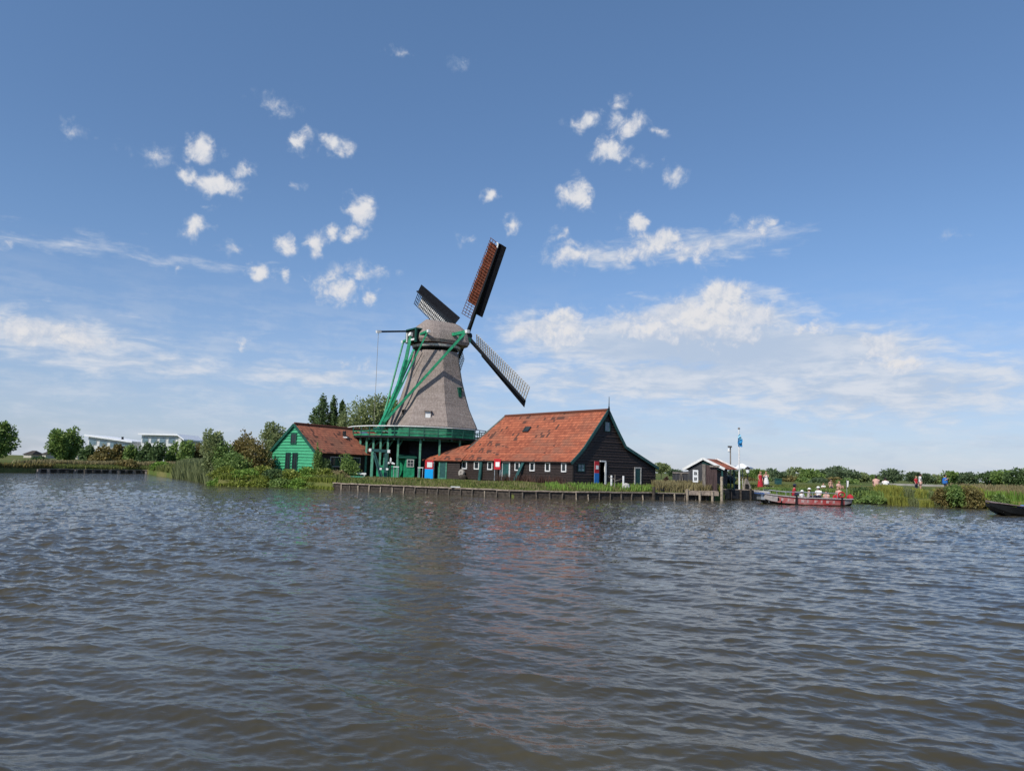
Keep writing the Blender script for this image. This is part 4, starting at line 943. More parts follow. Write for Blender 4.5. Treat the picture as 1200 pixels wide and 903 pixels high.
# ================================================================== TREES
G1='dark hedge trees in front of the white houses'
tree('tree','tall pointed green tree cut by the left edge of the photo','tree',-3,493.5,118,36,'round','mid',.36,5200,base=.6)
tree('willow_tree','full willow tree standing alone left of the white houses','tree',69,502,122,25,'round','mid',.34,3600,base=.4)
tree('willow_tree','willow crown joined to the right side of the lone willow','tree',84,501,124,21,'round','mid',.34,2800,base=.4)
for px,top,w,k,lab in ((104,517.5,17,'dark','small dark round tree right of the lone willow'),(121,520,22,'rusty','low brownish hedge tree under the sloping white roof'),(138,518.5,20,'rusty','brownish hedge tree below the chimney of the left white house'),(155,520,20,'mid','low green hedge tree between the two white houses'),(170,517,22,'dark','dark hedge tree under the left end of the flat white roof'),(186,515,22,'dark','dark tree rising before the middle of the flat white roof'),(203,516.5,22,'mid','hedge tree under the right end of the flat white roof'),(219,513,24,'mid','taller green tree just right of the right white house'),(232,511,22,'rusty','brownish green tree between the flat roofed house and the leaning willow')):
    tree('hedge_tree',lab,'tree',px,top,120+random.uniform(-4,4),w,'bush',k,.36,2200,group=G1)
for px,top,w,k,lab in ((150,536,26,'rusty','low reddish bush at the back of the left meadow'),(46,533,30,'dark','low dark bush far left between the two tall trees')):
    tree('bush',lab,'bush',px,top,108,w,'bush',k,.25,1200)
tree('bush','bright green rounded bush at the water edge left of the reed bed','bush',190,539.5,102,24,'bush','bright',.24,2200)
tree('willow_tree','slender grey green willow leaning at the water edge left of the thicket','tree',252,499,70,30,'round','grey',.2,5200,base=.7,z0=.5)
tree('bush','olive shrub between the slender willow and the thicket','bush',265,514,69.5,34,'bush','mid',.18,2600)
tree('tree','grey green tree behind the left slope of the green house','tree',320,496.5,92,30,'round','grey',.24,3400,base=1.)
tree('bush','tall rusty green thicket left of the green house','bush',284,503.5,72,48,'spiky','rusty',.2,5200)
tree('bush','rusty olive shrub touching the left corner of the green house','bush',301,511,70.5,42,'bush','rusty',.19,4200)
tree('bush','olive bush filling the middle of the thicket left of the green house','bush',276,525,68.6,44,'bush','mid',.18,3000)
BB='yellow green bushes along the left bank'
for px,top,Y,w,k,lab in ((266,545,67,34,'yellow','leftmost yellow green bush hanging over the bank'),(287,546,67,34,'bright','bright green bank bush second from the willow'),(306,543,68,32,'yellow','yellow green bush below the rusty thicket'),(326,547,67,34,'dark','dark green bank bush below the left corner of the green house'),(344,548,67,34,'yellow','yellow green bush in front of the green house doors'),(362,546,67,32,'bright','bright bush below the right corner of the green house'),(378,545,67.5,32,'yellow','yellow green bush right of the green house gable'),(396,549,68,28,'straw','straw coloured bush just left of the white bench')):
    tree('bank_bush',lab,'bush',px,top,Y,w,'bush',k,.17,2400,group=BB)
for px,w,k,top,lab in ((262,30,'bright',557,'low leafy growth at the waterline just right of the slender willow'),(283,32,'yellow',557.5,'low yellow leafy growth at the waterline below the thicket'),(306,32,'yellow',558,'low yellow leafy growth at the waterline below the left house corner'),(328,32,'mid',557,'low green growth at the waterline before the green house doors'),(350,34,'bright',558,'low bright growth at the waterline before the right house corner'),(374,32,'mid',558.5,'low green growth at the waterline left of the quay end')):
    tree('bank_bush',lab,'bush',px,top,66.0,w,'bush',k,.15,3200,group=BB,z0=-.15)
tree('bush','dark climbing shrub on the right corner of the green house','bush',372.5,514,68.6,15,'spiky','mid',.15,1300)
tree('bush','dark leafy shrub beside the climbing shrub under the tile eave','bush',384,534,69,18,'bush','dark',.15,1500)
tree('bush','dense dark green round bush left of the mill gallery posts','bush',412,527,70,27,'bush','mid',.16,3800)
for px,top,w,lab in ((374,459.5,32,'widest of the three dark poplars behind the red tile roof'),(387.5,462,20,'middle narrow dark poplar behind the red tile roof'),(398.5,467,18,'shortest dark poplar next to the big round tree')):
    tree('poplar_tree',lab,'tree',px,top,112,w,'column','dark',.28,3400,group='dark poplars behind the green house')
tree('poplar_tree','dark lower poplar flank left of the three poplars','tree',366,476,113,26,'column','dark',.28,1800)
tree('tree','small pale green tree between the poplars and the big round tree','tree',399,481,104,16,'round','grey',.24,1800,base=2.)
tree('tree','big round olive green tree behind the left side of the mill','tree',432,459.5,108,62,'round','grey',.32,9000,base=2.)
tree('tree','darker green tree behind the tail pole of the mill','tree',455,466,112,36,'round','mid',.32,4200,base=2.)
tree('tree','grey green tree just right of the barn end','tree',775,541.5,112,19,'round','grey',.26,1600,base=1.)
tree('tree','second tree right of the barn end standing lower','tree',790,548.5,118,18,'round','far',.26,1200,base=.6)
FR=[(862,551,18,165),(875,549.5,22,170),(889,550,20,165),(901,549,20,172),(912,551.5,18,168),(923,550.5,16,175),(936,546.5,27,168),(951,549,24,165),(967,549.5,22,172),(981,546.5,26,168),(996,549.5,22,172),(1008,553,20,178),(1027,556,15,200),(1046,549.3,29,172),(1071,553,17,178),(1084,555,18,180),(1098,555,18,182),(1112,551,18,176),(1123,553.5,15,180),(1137,552.5,20,176),(1161,551.5,24,170),(1176,549.5,24,166),(1191,548,26,160),(1209,547,26,160)]
NM=['first','second','third','fourth','fifth','sixth','seventh','eighth','ninth','tenth','eleventh','twelfth']
for i,(px,top,w,Y) in enumerate(FR):
    if i<12: lab=f'{NM[i]} tree from the left in the unbroken far row behind the red boat'
    else:
        k=i-12; lab={0:'small dark distant tree alone left of the broad round one',1:'broad round tree standing apart in the far right row'}.get(k) or f'{NM[k-1]} far tree right of the broad round one'
    tree('distant_tree',lab,'tree',px,top,Y,w*1.12,'round',['far','grey','mid','far','far'][i%5] if i<20 else ['dark','mid'][i%2],.46,1100,group='far row of trees behind the right bank',base=.25)
HB='low bushes along the foot of the far tree row'
for i,px in enumerate(range(858,1010,17)):
    tree('distant_bush',f'{NM[i]} low pale bush from the left below the far tree row','bush',px,558+random.uniform(-1.5,1.5),140+random.uniform(-6,6),24,'bush',['far','rusty','mid'][i%3],.36,600,group=HB)
for px,top,Y,w,k,lab in ((1008,569,67.5,28,'dark','dark green bank bush left of the two sitting people'),(1024,578.5,66.,34,'mid','low green bush at the waterline below the sitting people'),(1000,577,70.5,20,'mid','low green bush just behind the stern of the red boat'),(1120,566,62.6,28,'mid','olive bush right of the blue shirted person'),(1139,564.5,62.3,36,'rusty','big olive brown bush on the right bank'),(1104,571,63.4,22,'rusty','narrow olive bush directly below the blue shirted person'),(1168,576,62,30,'mid','green bush behind the dark moored boat')):
    tree('bush',lab,'bush',px,top,Y,w,'bush',k,.16,2600,z0=.1)
# ================================================================== BENCH, HOIST, MILLSTONE AND SMALL THINGS
Y=69.; x=X(417.5,Y,1.3); g=ground(x,Y); w=20.5*Y/F
r=thing('bench','low bench with white top plank and pale green lower plank left of the hoist frame','bench',(x,Y,g)); z1,z2=at(417.5,554.6,Y).z,at(417.5,558.2,Y).z
mb=MB(); mb.box((x,Y+.5,z1),(w,.12,.16)); mb.build('backrest',M['white'],r); mb=MB(); mb.box((x,Y+.05,z2),(w,.5,.12)); mb.build('seat',M['cl_green'],r)
for k in(-.4,.4): mb=MB(); mb.bar((x+w*k,Y+.5,g-.1),(x+w*k,Y+.5,z1),.1); mb.bar((x+w*k,Y-.1,g-.1),(x+w*k,Y-.1,z2),.1); mb.build('leg',M['latt_white'],r)
Y=68.5; xl,xr=X(435.8,Y,2),X(451.5,Y,2); g=ground(xl,Y); zt=at(437,527.2,Y).z
r=thing('hoist_frame','dark green timber hoist frame with white beam ends left of the gallery posts','frame',((xl+xr)/2,Y,g))
mb=MB(); mb.bar((xl-.1,Y,zt),(xr+.1,Y+.3,zt-.06),.26,.26); mb.build('top_beam',M['teal'],r)
mb=MB(); mb.bar((xl-.33,Y,zt),(xl-.1,Y,zt),.28,.28); mb.bar((xr+.1,Y+.3,zt-.06),(xr+.33,Y+.3,zt-.06),.28,.28); mb.build('beam_end',M['white'],r)
mb=MB(); mb.bar((xl,Y,g-.2),(xl,Y,zt-.14),.24,.24,up=(0,1,0)); mb.build('post',M['post_green'],r)
mb=MB(); mb.bar((xr,Y+.3,g-.2),(xr,Y+.3,zt-.2),.28,.24,up=(0,1,0)); mb.build('post',M['teal'],r)
mb=MB(); mb.bar((xl+.15,Y+.02,zt-.25),(xr-.25,Y+.1,g),.22,.2,up=(0,1,0)); mb.bar((xl+.1,Y-.1,zt-.3),(xl+.85,Y-.1,g),.12,.12,up=(0,1,0)); mb.build('brace',M['teal'],r)
mb=MB(); x2=X(448.7,Y,2); mb.bar((x2,Y+.5,at(448,548,Y).z),(x2,Y+.5,zt-.35),.16,.1,up=(0,1,0)); mb.build('guide_post',M['cl_green'],r)
zb=at(449,549.2,Y).z; mb=MB(); mb.bar((X(447.3,Y,2),Y-.25,zb),(X(454,Y,2),Y-.25,zb),.14,.14); cb_=mb.build('crossbar',M['teal'],r)
for px in(446.9,454.4): mb=MB(); xx=X(px,Y,2); mb.bar((xx-.1,Y-.25,zb),(xx+.1,Y-.25,zb),.17,.17); mb.build('bar_end',M['white'],cb_)
# capstan wheel with white blades
Y=73.5; x=X(457.6,Y,2.); g=ground(x,Y); z=at(457.6,541.5,Y).z
r=thing('wind_vane','small white four bladed vane on a dark post right of the hoist frame','vane',(x,Y,g))
mb=MB(); mb.tube((x,Y,g-.1),(x,Y,z),.06,n=6); mb.build('post',M['tarblack'],r)
for a in(90,200,340): 
    a=math.radians(a); mb=MB(); d_=Vector((math.cos(a),0,math.sin(a))); mb.bar(Vector((x,Y-.08,z)),Vector((x,Y-.08,z))+d_*.44,.05,.06,up=(0,1,0)); mb.bar(Vector((x,Y-.08,z))+d_*.12,Vector((x,Y-.08,z))+d_*.46,.2,.03,up=(0,1,0),w2=.12,h2=.03); mb.build('blade',M['white'],r)
for px0,px1,py,lab in ((489.5,496,547.6,'short white rail between the green shed and the red and blue banner'),(461,467.5,546.6,'short white rail left of the green shed')):
    Y=72.5; r=thing('hand_rail',lab,'rail',(X((px0+px1)/2,Y,2),Y,ground(X(px0,Y,2),Y))); z=at(px0,py,Y).z; g=ground(X(px0,Y,2),Y)
    mb=MB(); mb.bar((X(px0,Y,2),Y,z),(X(px1,Y,2),Y,z),.07,.08); mb.build('bar',M['white'],r)
    for p_ in(px0+.6,px1-.6): mb=MB(); mb.bar((X(p_,Y,2),Y,g-.1),(X(p_,Y,2),Y,z-.04),.05,.05,up=(0,1,0)); mb.build('post',M['metal'],r)
# millstone leaning on the wall
d=bl(540.9); x=BX-math.sin(BR)*d-.75; Y=BY+math.cos(BR)*d-.75; x=X(540.9,Y,1.5); g=ground(x,Y)
mb=MB(); c_=Vector((x,Y,at(540.9,553.8,Y).z)); ax=Vector((-.63,-.75,.22)).normalized(); a_=ax.cross(Vector((0,0,1))).normalized(); b_=a_.cross(ax)*-1; R_=4.1*Y/F
rings=[[c_+ax*k+a_*R*math.cos(t_*math.pi/12)+b_*R*math.sin(t_*math.pi/12) for t_ in range(24)] for k,R in((-.12,R_),(.12,R_),(.13,R_*.25),(.02,R_*.22))]
mb.rings(rings); o=mb.build('millstone',M['stone']); tag(o,'round grey millstone leaning against the black barn wall','millstone')
mb=MB(); x2,Y2=x+.15,Y-.35; g2=ground(x2,Y2); mb.ell((x2,Y2,g2-.05),[(0,.36,.3),(.3,.42,.34),(.52,.3,.26),(.55,.05,.05)],12); tag(mb.build('dark_tub',M['plank_dark']),'dark wooden tub standing in front of the millstone','tub')
# posts and rope rail by the gable
for px,py0,py1,lab in ((716.5,556.8,568,'left white post of the rope barrier before the barn gable'),(730.5,557.3,568.5,'right white post of the rope barrier before the barn gable')):
    Y=62.; x=X(px,Y,1.5); mb=MB(); mb.tube((x,Y,ground(x,Y)-.1),(x,Y,at(px,py0,Y).z),.085,.08,8); tag(mb.build('barrier_post',M['white']),lab,'post',group='white posts before the barn gable')
x=X(720,61.5,1.5); Y=61.5; g=ground(x,Y); mb=MB(); mb.tube((x,Y,g-.1),(x+.05,Y,g+1.15),.05,.03,6); mb.tube((x,Y,g+.75),(x-.55,Y,g+1.0),.03,.015,5); mb.tube((x,Y,g+.6),(x+.6,Y,g+.8),.03,.015,5); tag(mb.build('branch_post',M['grey_wood']),'thin crooked grey branch stuck upright between the white posts','post')
x=X(733.5,61.3,1.3); Y=61.3; mb=MB(); mb.ell((x,Y,ground(x,Y)-.05),[(0,.28,.2),(.25,.36,.26),(.5,.3,.22),(.6,.08,.06)],9); tag(mb.build('white_stone',M['latt_white']),'pale rounded stone right of the rope barrier','stone')
# white plank lying on quay
pl=gz(533.5,574.2,.66); mb=MB(); mb.box((X(533.8,shore(X(533.8,58.5,.6))-.1,.6),shore(X(533.8,58.5,.6))-.12,.655),(.75,.34,.07)); tag(mb.build('white_plank',M['white']),'short white plank lying on the quay edge below the barn','plank')
x=X(774,60,.8); Y=shore(x)+.6; x=X(774,Y,.8); mb=MB(); mb.ell((x,Y,ground(x,Y)-.03),[(0,.3,.2),(.15,.36,.24),(.32,.3,.2),(.36,.05,.05)],12); tag(mb.build('mooring_block',M['tarblack']),'black mooring block on the quay near the right end of the barn','bollard')
x=X(768.5,59.9,.3); Y=shore(x)-.35; mb=MB(); mb.tube((x,Y,-.5),(x,Y,1.05),.14,.13,8); tag(mb.build('mooring_pile',M['plank_dark']),'dark thicker pile standing in front of the quay below the barn corner','pile')
# brown shrub/figure-like stump
x=X(780,66,1.5); Y=66.; tree('bush','dark brown dry bush left of the grey fence panel','bush',780.5,557,66.5,10,'bush','weed',.13,700)
tree('bush','tan dry bush below the dark brown one','bush',780,563.5,65,12,'bush','straw',.13,600)
# ================================================================== LANDING HUT
Y=66.; x0_,x1_=X(788,Y,2),X(806.5,Y,2); g=ground(x0_,Y); zt=at(797,552.3,Y).z
r=thing('fence_panel','grey black vertical board fence panel left of the landing hut','fence',((x0_+x1_)/2,Y,g)); n=9; mb=MB()
for i in range(n): xx=x0_+(x1_-x0_)*(i+.5)/n; mb.box((xx,Y+random.uniform(-.015,.015),(g+zt)/2+random.uniform(-.03,.03)),((x1_-x0_)/n*.95,.04,zt-g))
mb.build('boards',M['grey_boards'],r); mb=MB(); mb.bar((x0_,Y-.05,zt-.12),(x1_,Y-.05,zt-.12),.05,.1); mb.build('top_rail',M['grey_wood'],r)
for f0,f1,lab in ((.36,.5,'left grey pole leaning on the fence panel'),(.62,.56,'right grey pole leaning on the fence panel')):
    mb=MB(); mb.tube((x0_+(x1_-x0_)*f0,Y-.45,g-.05),(x0_+(x1_-x0_)*f1,Y-.09,zt-.1),.035,.03,6); tag(mb.build('leaning_pole',M['grey_wood']),lab,'pole',group='poles leaning on the fence panel')
# hut: gable facing left-camera, ridge going right-away
ph=math.radians(38); rdg=Vector((math.sin(ph),math.cos(ph),0)); cr=Vector((math.cos(ph),-math.sin(ph),0)); HY2=66.5
zpk=at(824.3,537.2,HY2).z; pk=at(824.3,537.2,HY2); pk.z=0
def solve_side(px,sgn):
    lo,hi=0.,5.
    for _ in range(40):
        mm=(lo+hi)/2; q=pk+cr*sgn*mm+Vector((0,0,zpk-mm*.45))
        if (proj(q)[0]<px)==(sgn>0): lo=mm
        else: hi=mm
    return lo
wl_,wr_=solve_side(801.2,-1),solve_side(849.5,1)
zl=at(801.2,549.8,(pk-cr*wl_).y).z; zr2=at(849.5,549.4,(pk+cr*wr_).y).z
LL=3.0; hg=1.
hut=thing('landing_hut','small dark boarded hut with white verge boards and orange tile roof at the landing','hut',(pk.x,pk.y,ground(pk.x,pk.y)))
def HQ(a,k,z): return pk+cr*a+rdg*k+Vector((0,0,z))
sL,sR=(zpk-zl)/wl_,(zpk-zr2)/wr_
mb=MB(); mb.add([HQ(-wl_+.4,.12,hg-.1),HQ(wr_*.52,.12,hg-.1),HQ(wr_*.52,.12,zpk-sR*wr_*.52-.1),HQ(0,.12,zpk-.1),HQ(-wl_+.4,.12,zl+sL*.4-.1)],[(0,1,2,3,4)]); mb.add([HQ(-wl_+.4,.12,hg-.1),HQ(-wl_+.4,LL,hg-.1),HQ(-wl_+.4,LL,zl+.1),HQ(-wl_+.4,.12,zl+.1)],[(0,1,2,3)]); mb.add([HQ(-wl_+.4,LL,hg-.1),HQ(wr_*.52,LL,hg-.1),HQ(wr_*.52,LL,zpk-sR*wr_*.52-.1),HQ(0,LL,zpk-.1),HQ(-wl_+.4,LL,zl+.1)],[(0,1,2,3,4)]); mb.add([HQ(wr_*.52,.12,hg-.1),HQ(wr_*.52,LL,hg-.1),HQ(wr_*.52,LL,zpk-sR*wr_*.52-.1),HQ(wr_*.52,.12,zpk-sR*wr_*.52-.1)],[(0,1,2,3)])
mb.build('wall',M['grey_boards'],hut)
mb=MB(); a0q=-.15; mb.add([HQ(a0q,.06,zpk-.08),HQ(a0q,.06,zpk-.62),HQ(wr_*.82,.06,zpk-sR*wr_*.82-.28),HQ(wr_*.82,.06,zpk-sR*wr_*.82-.1)],[(0,1,2,3),(3,2,1,0)]); mb.build('gable_panel',M['teal'],hut)
mb=MB(); slope(mb,HQ(wr_,-.05,zr2+.02),HQ(wr_,LL,zr2+.02),HQ(0,LL,zpk+.02),HQ(0,-.05,zpk+.02),.06); slope(mb,HQ(-wl_,LL,zl+.02),HQ(-wl_,-.05,zl+.02),HQ(-.005,-.05,zpk+.02),HQ(-.005,LL,zpk+.02),.06); mb.build('roof',M['tiles'],hut)
mb=MB()
for k in(-.1,LL+.05): mb.bar(HQ(-wl_-.03,k,zl),HQ(0,k,zpk+.02),.06,.22); mb.bar(HQ(0,k,zpk+.02),HQ(wr_+.03,k,zr2),.06,.22)
mb.build('verge_board',M['white'],hut)
for a_,k in((wr_-.3,.1),(wr_-.3,LL-.1)): mb=MB(); mb.bar(HQ(a_,k,hg-.1),HQ(a_,k,zr2+.1),.12,.12,up=(0,1,0)); mb.build('roof_post',M['teal'],hut)
# tall board screen
Y=63.8; x0_,x1_=X(823.2,Y,2),X(840.3,Y,2); zt0,zt1=at(823,543.5,Y).z,at(840,547,Y).z
r=thing('board_screen','tall purple brown vertical board screen standing on the landing before the hut','fence',((x0_+x1_)/2,Y,.75)); n=8; mb=MB()
for i in range(n): f=(i+.5)/n; xx=x0_+(x1_-x0_)*f; zt=zt0+(zt1-zt0)*f; mb.box((xx,Y+random.uniform(-.02,.02),(.7+zt)/2),((x1_-x0_)/n*.94,.05,zt-.7))
mb.build('boards',M['screen_wood'],r); mb=MB(); mb.box((x0_+.1,Y-.08,(zt0+.7)/2),(.26,.1,zt0-.7)); mb.box((x1_-.25,Y-.06,zt1+.06),(.85,.3,.16)); mb.build('end_board',M['grey_wood'],r)
# number sign
Y=64.2; x=X(815,Y,2); z1,z0_=at(815,550.4,Y).z,at(815,564.7,Y).z; g=ground(x,Y); w=6.2*Y/F
r=thing('information_sign','white upright sign with two black printed blocks on two legs before the hut','sign',(x,Y,g)); mb=MB(); mb.box((x,Y,(z1+z0_)/2),(w,.05,z1-z0_)); pn=mb.build('panel',M['white_sign'],r)
h_=(z1-z0_)
for cz,rows in ((.72,4),(.27,4)):
    mb=MB()
    for k in range(rows):
        ww=w*.55*random.uniform(.6,1); mb.box((x+random.uniform(-.03,.03),Y-.032,z0_+h_*cz+(k-1.5)*.075),(ww,.012,.035))
    mb.box((x-w*.15,Y-.031,z0_+h_*cz),(w*.16,.012,.3)); mb.box((x+w*.17,Y-.031,z0_+h_*cz),(w*.12,.012,.22)); mb.build('printed_block',M['tarblack'],pn)
for k in(.15,.45): mb=MB(); mb.bar((x+w*k,Y+.05,g-.1),(x+w*k,Y+.05,z0_+.1),.07,.07,up=(0,1,0)); mb.build('leg',M['pale_post'],r)
# landing platform + jetty
def deck(name,label,pa,pb,Yf,dep,top,step,face,deckm,postm,sp=1.0):
    xa,xb=X(pa,Yf,top),X(pb,Yf,top); r=thing(name,label,'jetty',((xa+xb)/2,Yf+dep/2,0)); mb=MB(); n=int((xb-xa)/.22)
    for i in range(n): mb.box((xa+(xb-xa)*(i+.5)/n,Yf+dep/2,top-.03+random.uniform(-.006,.006)),((xb-xa)/n*.94,dep,.06))
    mb.build('deck_planks',deckm,r); mb=MB(); mb.bar((xa,Yf-.04,top-.22),(xb,Yf-.04,top-.22),.08,.3); mb.build('front_beam',face,r)
    k=0; xx=xa+.15
    while xx<xb:
        mb=MB(); mb.tube((xx,Yf-.12,-.8),(xx,Yf-.12,top+(.0 if k%3 else .12)),.10,n=8); mb.build('post',postm,r); xx+=sp; k+=1
    return r,xa,xb
deck('landing_stage','low weathered plank landing stage below the board screen',803,842,62.2,2.6,.80,.2,M['plank_pale'],M['plank_pale'],M['pale_post'],1.05)
r,xa,xb=deck('jetty','long low black jetty leading from the hut to the red boat',842.5,892,67.2,4.2,.92,.2,M['tarblack'],M['plank_pale'],M['plank_dark'],.9)
mb=MB()
for i in range(int((xb-xa)/.16)): mb.box((xa+.16*i+.08,67.16,.42),(.145,.05,.75))
mb.build('black_face_boards',M['tarblack'],r)
for px,h0 in ((842,558),(837.3,0)):
    if h0: x=X(px,63.,1); mb=MB(); mb.tube((x,62.05,-.8),(x,62.05,at(px,h0,62).z),.12,n=8); tag(mb.build('mooring_post',M['pale_post']),'pale wooden mooring post at the right end of the landing stage','post')
# bell frame + black covered drum behind
Y=68.3; x=X(850.6,Y,2); z=at(850.6,553.5,Y).z; g=.95
r=thing('hanging_bell','pale metal bell hanging in a small frame beside the hut','bell',(x,Y,g)); mb=MB(); mb.ell((x,Y,z),[(-.32,.30,.30),(-.25,.25,.25),(-.02,.18,.18),(.14,.12,.12),(.2,.03,.03)],14); mb.build('bell_body',M['bell'],r)
mb=MB(); mb.bar((x-.45,Y,z+.28),(x+.45,Y,z+.28),.08,.08); 
for k in(-.42,.42): mb.bar((x+k,Y,g-.05),(x+k,Y,z+.26),.07,.07,up=(0,1,0))
mb.build('bell_frame',M['teal'],r)
Y=70.; x=X(853.5,Y,1.8); z=at(853.5,562,Y).z; r_=5.6*Y/F
mb=MB(); mb.ell((x,Y,z),[(-r_*.8,r_*1.0,.5),(-r_*.5,r_*1.35,.7),(0,r_*1.6,.8),(r_*.5,r_*1.3,.7),(r_*.85,r_*.7,.4),(r_*.95,.1,.1)],14); 
dd=thing('covered_cart','black tarpaulin covered cart on the jetty right of the hut','cart',(x,Y,.92)); mb.build('tarpaulin',M['tarblack'],dd)
for k in(-.55,.55): mb=MB(); mb.tube((x+k,Y-.55,1.15),(x+k,Y-.47,1.15),.23,n=14); mb.build('wheel',M['plank_dark'],dd)
# white tablet above the drum
# lamp pole
Y=69.5; x=X(856.1,Y,2); zt=at(856,522.5,Y).z
r=thing('lamp_pole','tall thin grey pole with a small lamp near its top behind the hut roof','pole',(x,Y,.92)); mb=MB(); mb.tube((x,Y,.8),(x,Y,zt),.075,.06,8); mb.build('pole',M['grey_wood'],r)
mb=MB(); mb.box((x-.08,Y-.1,zt-.06),(.34,.22,.14)); mb.build('pole_cap',M['plank_dark'],r); mb=MB(); mb.ell((x-.16,Y-.05,zt-.55),[(0,.04,.04),(.05,.11,.11),(.22,.1,.1),(.3,.03,.03)],10); mb.build('lamp',M['white_sign'],r)
# flagpole
Y=67.8; x=X(866.3,Y,2); zt=at(866.3,502.5,Y).z
r=thing('flagpole','tall white flagpole with a limp blue pennant on the jetty','flagpole',(x,Y,.92)); mb=MB(); mb.tube((x,Y,.8),(x,Y,zt),.085,.05,10); mb.build('pole',M['white'],r)
mb=MB(); mb.ell((x,Y,zt),[(-.03,.05,.05),(.02,.12,.12),(.1,.1,.1),(.14,.02,.02)],10); mb.build('finial',M['grey_wood'],r)
za,zb_,zc_=at(866,508.5,Y).z,at(866,514,Y).z,at(866,523,Y).z
def fl(name,z0_,z1_,w0,w1,m_):
    mb=MB(); n=10
    for i in range(n):
        f0,f1=i/n,(i+1)/n
        def R(f): 
            w=w0+(w1-w0)*f; y=.07*math.sin(9*f); z=z1_+(z0_-z1_)*f; return [(x+.02,Y-.11+y,z),(x+.02+w*.5,Y-.14+y*1.5,z-.03),(x+.02+w,Y-.08-y,z-.05),(x-.02-w*.45,Y-.1-y,z)]
        A,B=R(f0),R(f1); mb.quad(A[3],B[3],B[0],A[0]); mb.quad(A[0],B[0],B[1],A[1]); mb.quad(A[1],B[1],B[2],A[2])
    return mb.build(name,m_,r)
fl('pennant',zb_,za,.08,.26,M['flag_pale']); fl('pennant_lower',zc_,zb_,.28,.24,M['flag_blue'])
# parasol
Y=70.5; x=X(869.6,Y,3); ze_,zp_=at(870,548.6,Y).z,at(870,542.8,Y).z; rw=12.6*Y/F
r=thing('parasol','white square parasol open behind the flagpole','parasol',(x,Y,.92)); mb=MB(); mb.tube((x+.05,Y,.9),(x+.05,Y,zp_-.05),.04,n=8); mb.build('pole',M['latt_white'],r)
def ring(k,z,n=16): return [(x+k*rw*math.cos(2*math.pi*i/n)*(1 if i%2 else .97),Y+k*rw*math.sin(2*math.pi*i/n)*(1 if i%2 else .97),z-(0 if i%2 else .03)) for i in range(n)]
mb=MB(); mb.rings([ring(1.,ze_-.02),ring(1.,ze_+.06),ring(.62,ze_+(zp_-ze_)*.42),ring(.25,ze_+(zp_-ze_)*.78),ring(.03,zp_)]); mb.build('canopy',M['white_sign'],r)
Y=68.6; x=X(876.3,Y,2); z=at(876.3,552.,Y).z
r=thing('lantern','short dark lantern post with a white lamp under the right edge of the parasol','lamp',(x,Y,.92)); mb=MB(); mb.tube((x,Y,.8),(x,Y,z-.1),.05,n=8); mb.build('post',M['tarblack'],r); mb=MB(); mb.ell((x,Y,z-.1),[(-.1,.08,.08),(0,.15,.15),(.28,.18,.18),(.3,.1,.1)],10); mb.build('lamp_glass',M['white_sign'],r); mb=MB(); mb.ell((x,Y,z+.22),[(0,.26,.26),(.1,.22,.22),(.22,.04,.04)],10); mb.build('lamp_hood',M['tarblack'],r)
# wooden dolphin
Y=68.; x=X(875.2,Y,1.5); zt=at(875,560.5,Y).z
r=thing('pile_cluster','grey weathered cluster of mooring piles leaning together on the jetty','piles',(x,Y,.92))
for k,(a_,b_) in enumerate(((-.3,-.05),(0,0),(.3,.08),(.1,.02))): mb=MB(); mb.tube((x+a_,Y+(.2 if k==3 else -.05*k),.7),(x+b_,Y,zt-.12*k),.17,.12,8); mb.build('pile',M['grey_wood'],r)
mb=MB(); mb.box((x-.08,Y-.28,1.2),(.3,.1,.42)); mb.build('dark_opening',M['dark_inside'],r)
# green cabinet, low white posts on jetty end
Y=75.; x=X(911.8,Y,1.8); z1,z0_=at(911.8,561.5,Y).z,at(911.8,571.5,Y).z; mb=MB(); r=thing('green_cabinet','dark green metal cabinet standing in the meadow behind the boat bow','cabinet',(x,Y,z0_)); mb.box((x,Y,(z1+z0_)/2),(6.2*Y/F,.5,z1-z0_)); mb.build('body',M['teal'],r); mb=MB(); mb.box((x,Y,z1+.04),(6.8*Y/F,.58,.08)); mb.build('lid',M['green_dark'],r); mb=MB(); mb.box((x,Y,z0_-.25),(.3,.3,.55)); mb.build('plinth',M['plank_dark'],r)
for px,lab in((902.5,'left of two short pale posts behind the boat bow rail'),(906.2,'right of two short pale posts behind the boat bow rail')):
    Y=70.5; x=X(px,Y,1.3); mb=MB(); mb.tube((x,Y,ground(x,Y)-.2),(x,Y,at(px,569.5,Y).z),.1,.09,8); tag(mb.build('bank_post',M['pale_post']),lab,'post',group='short pale posts behind the boat')
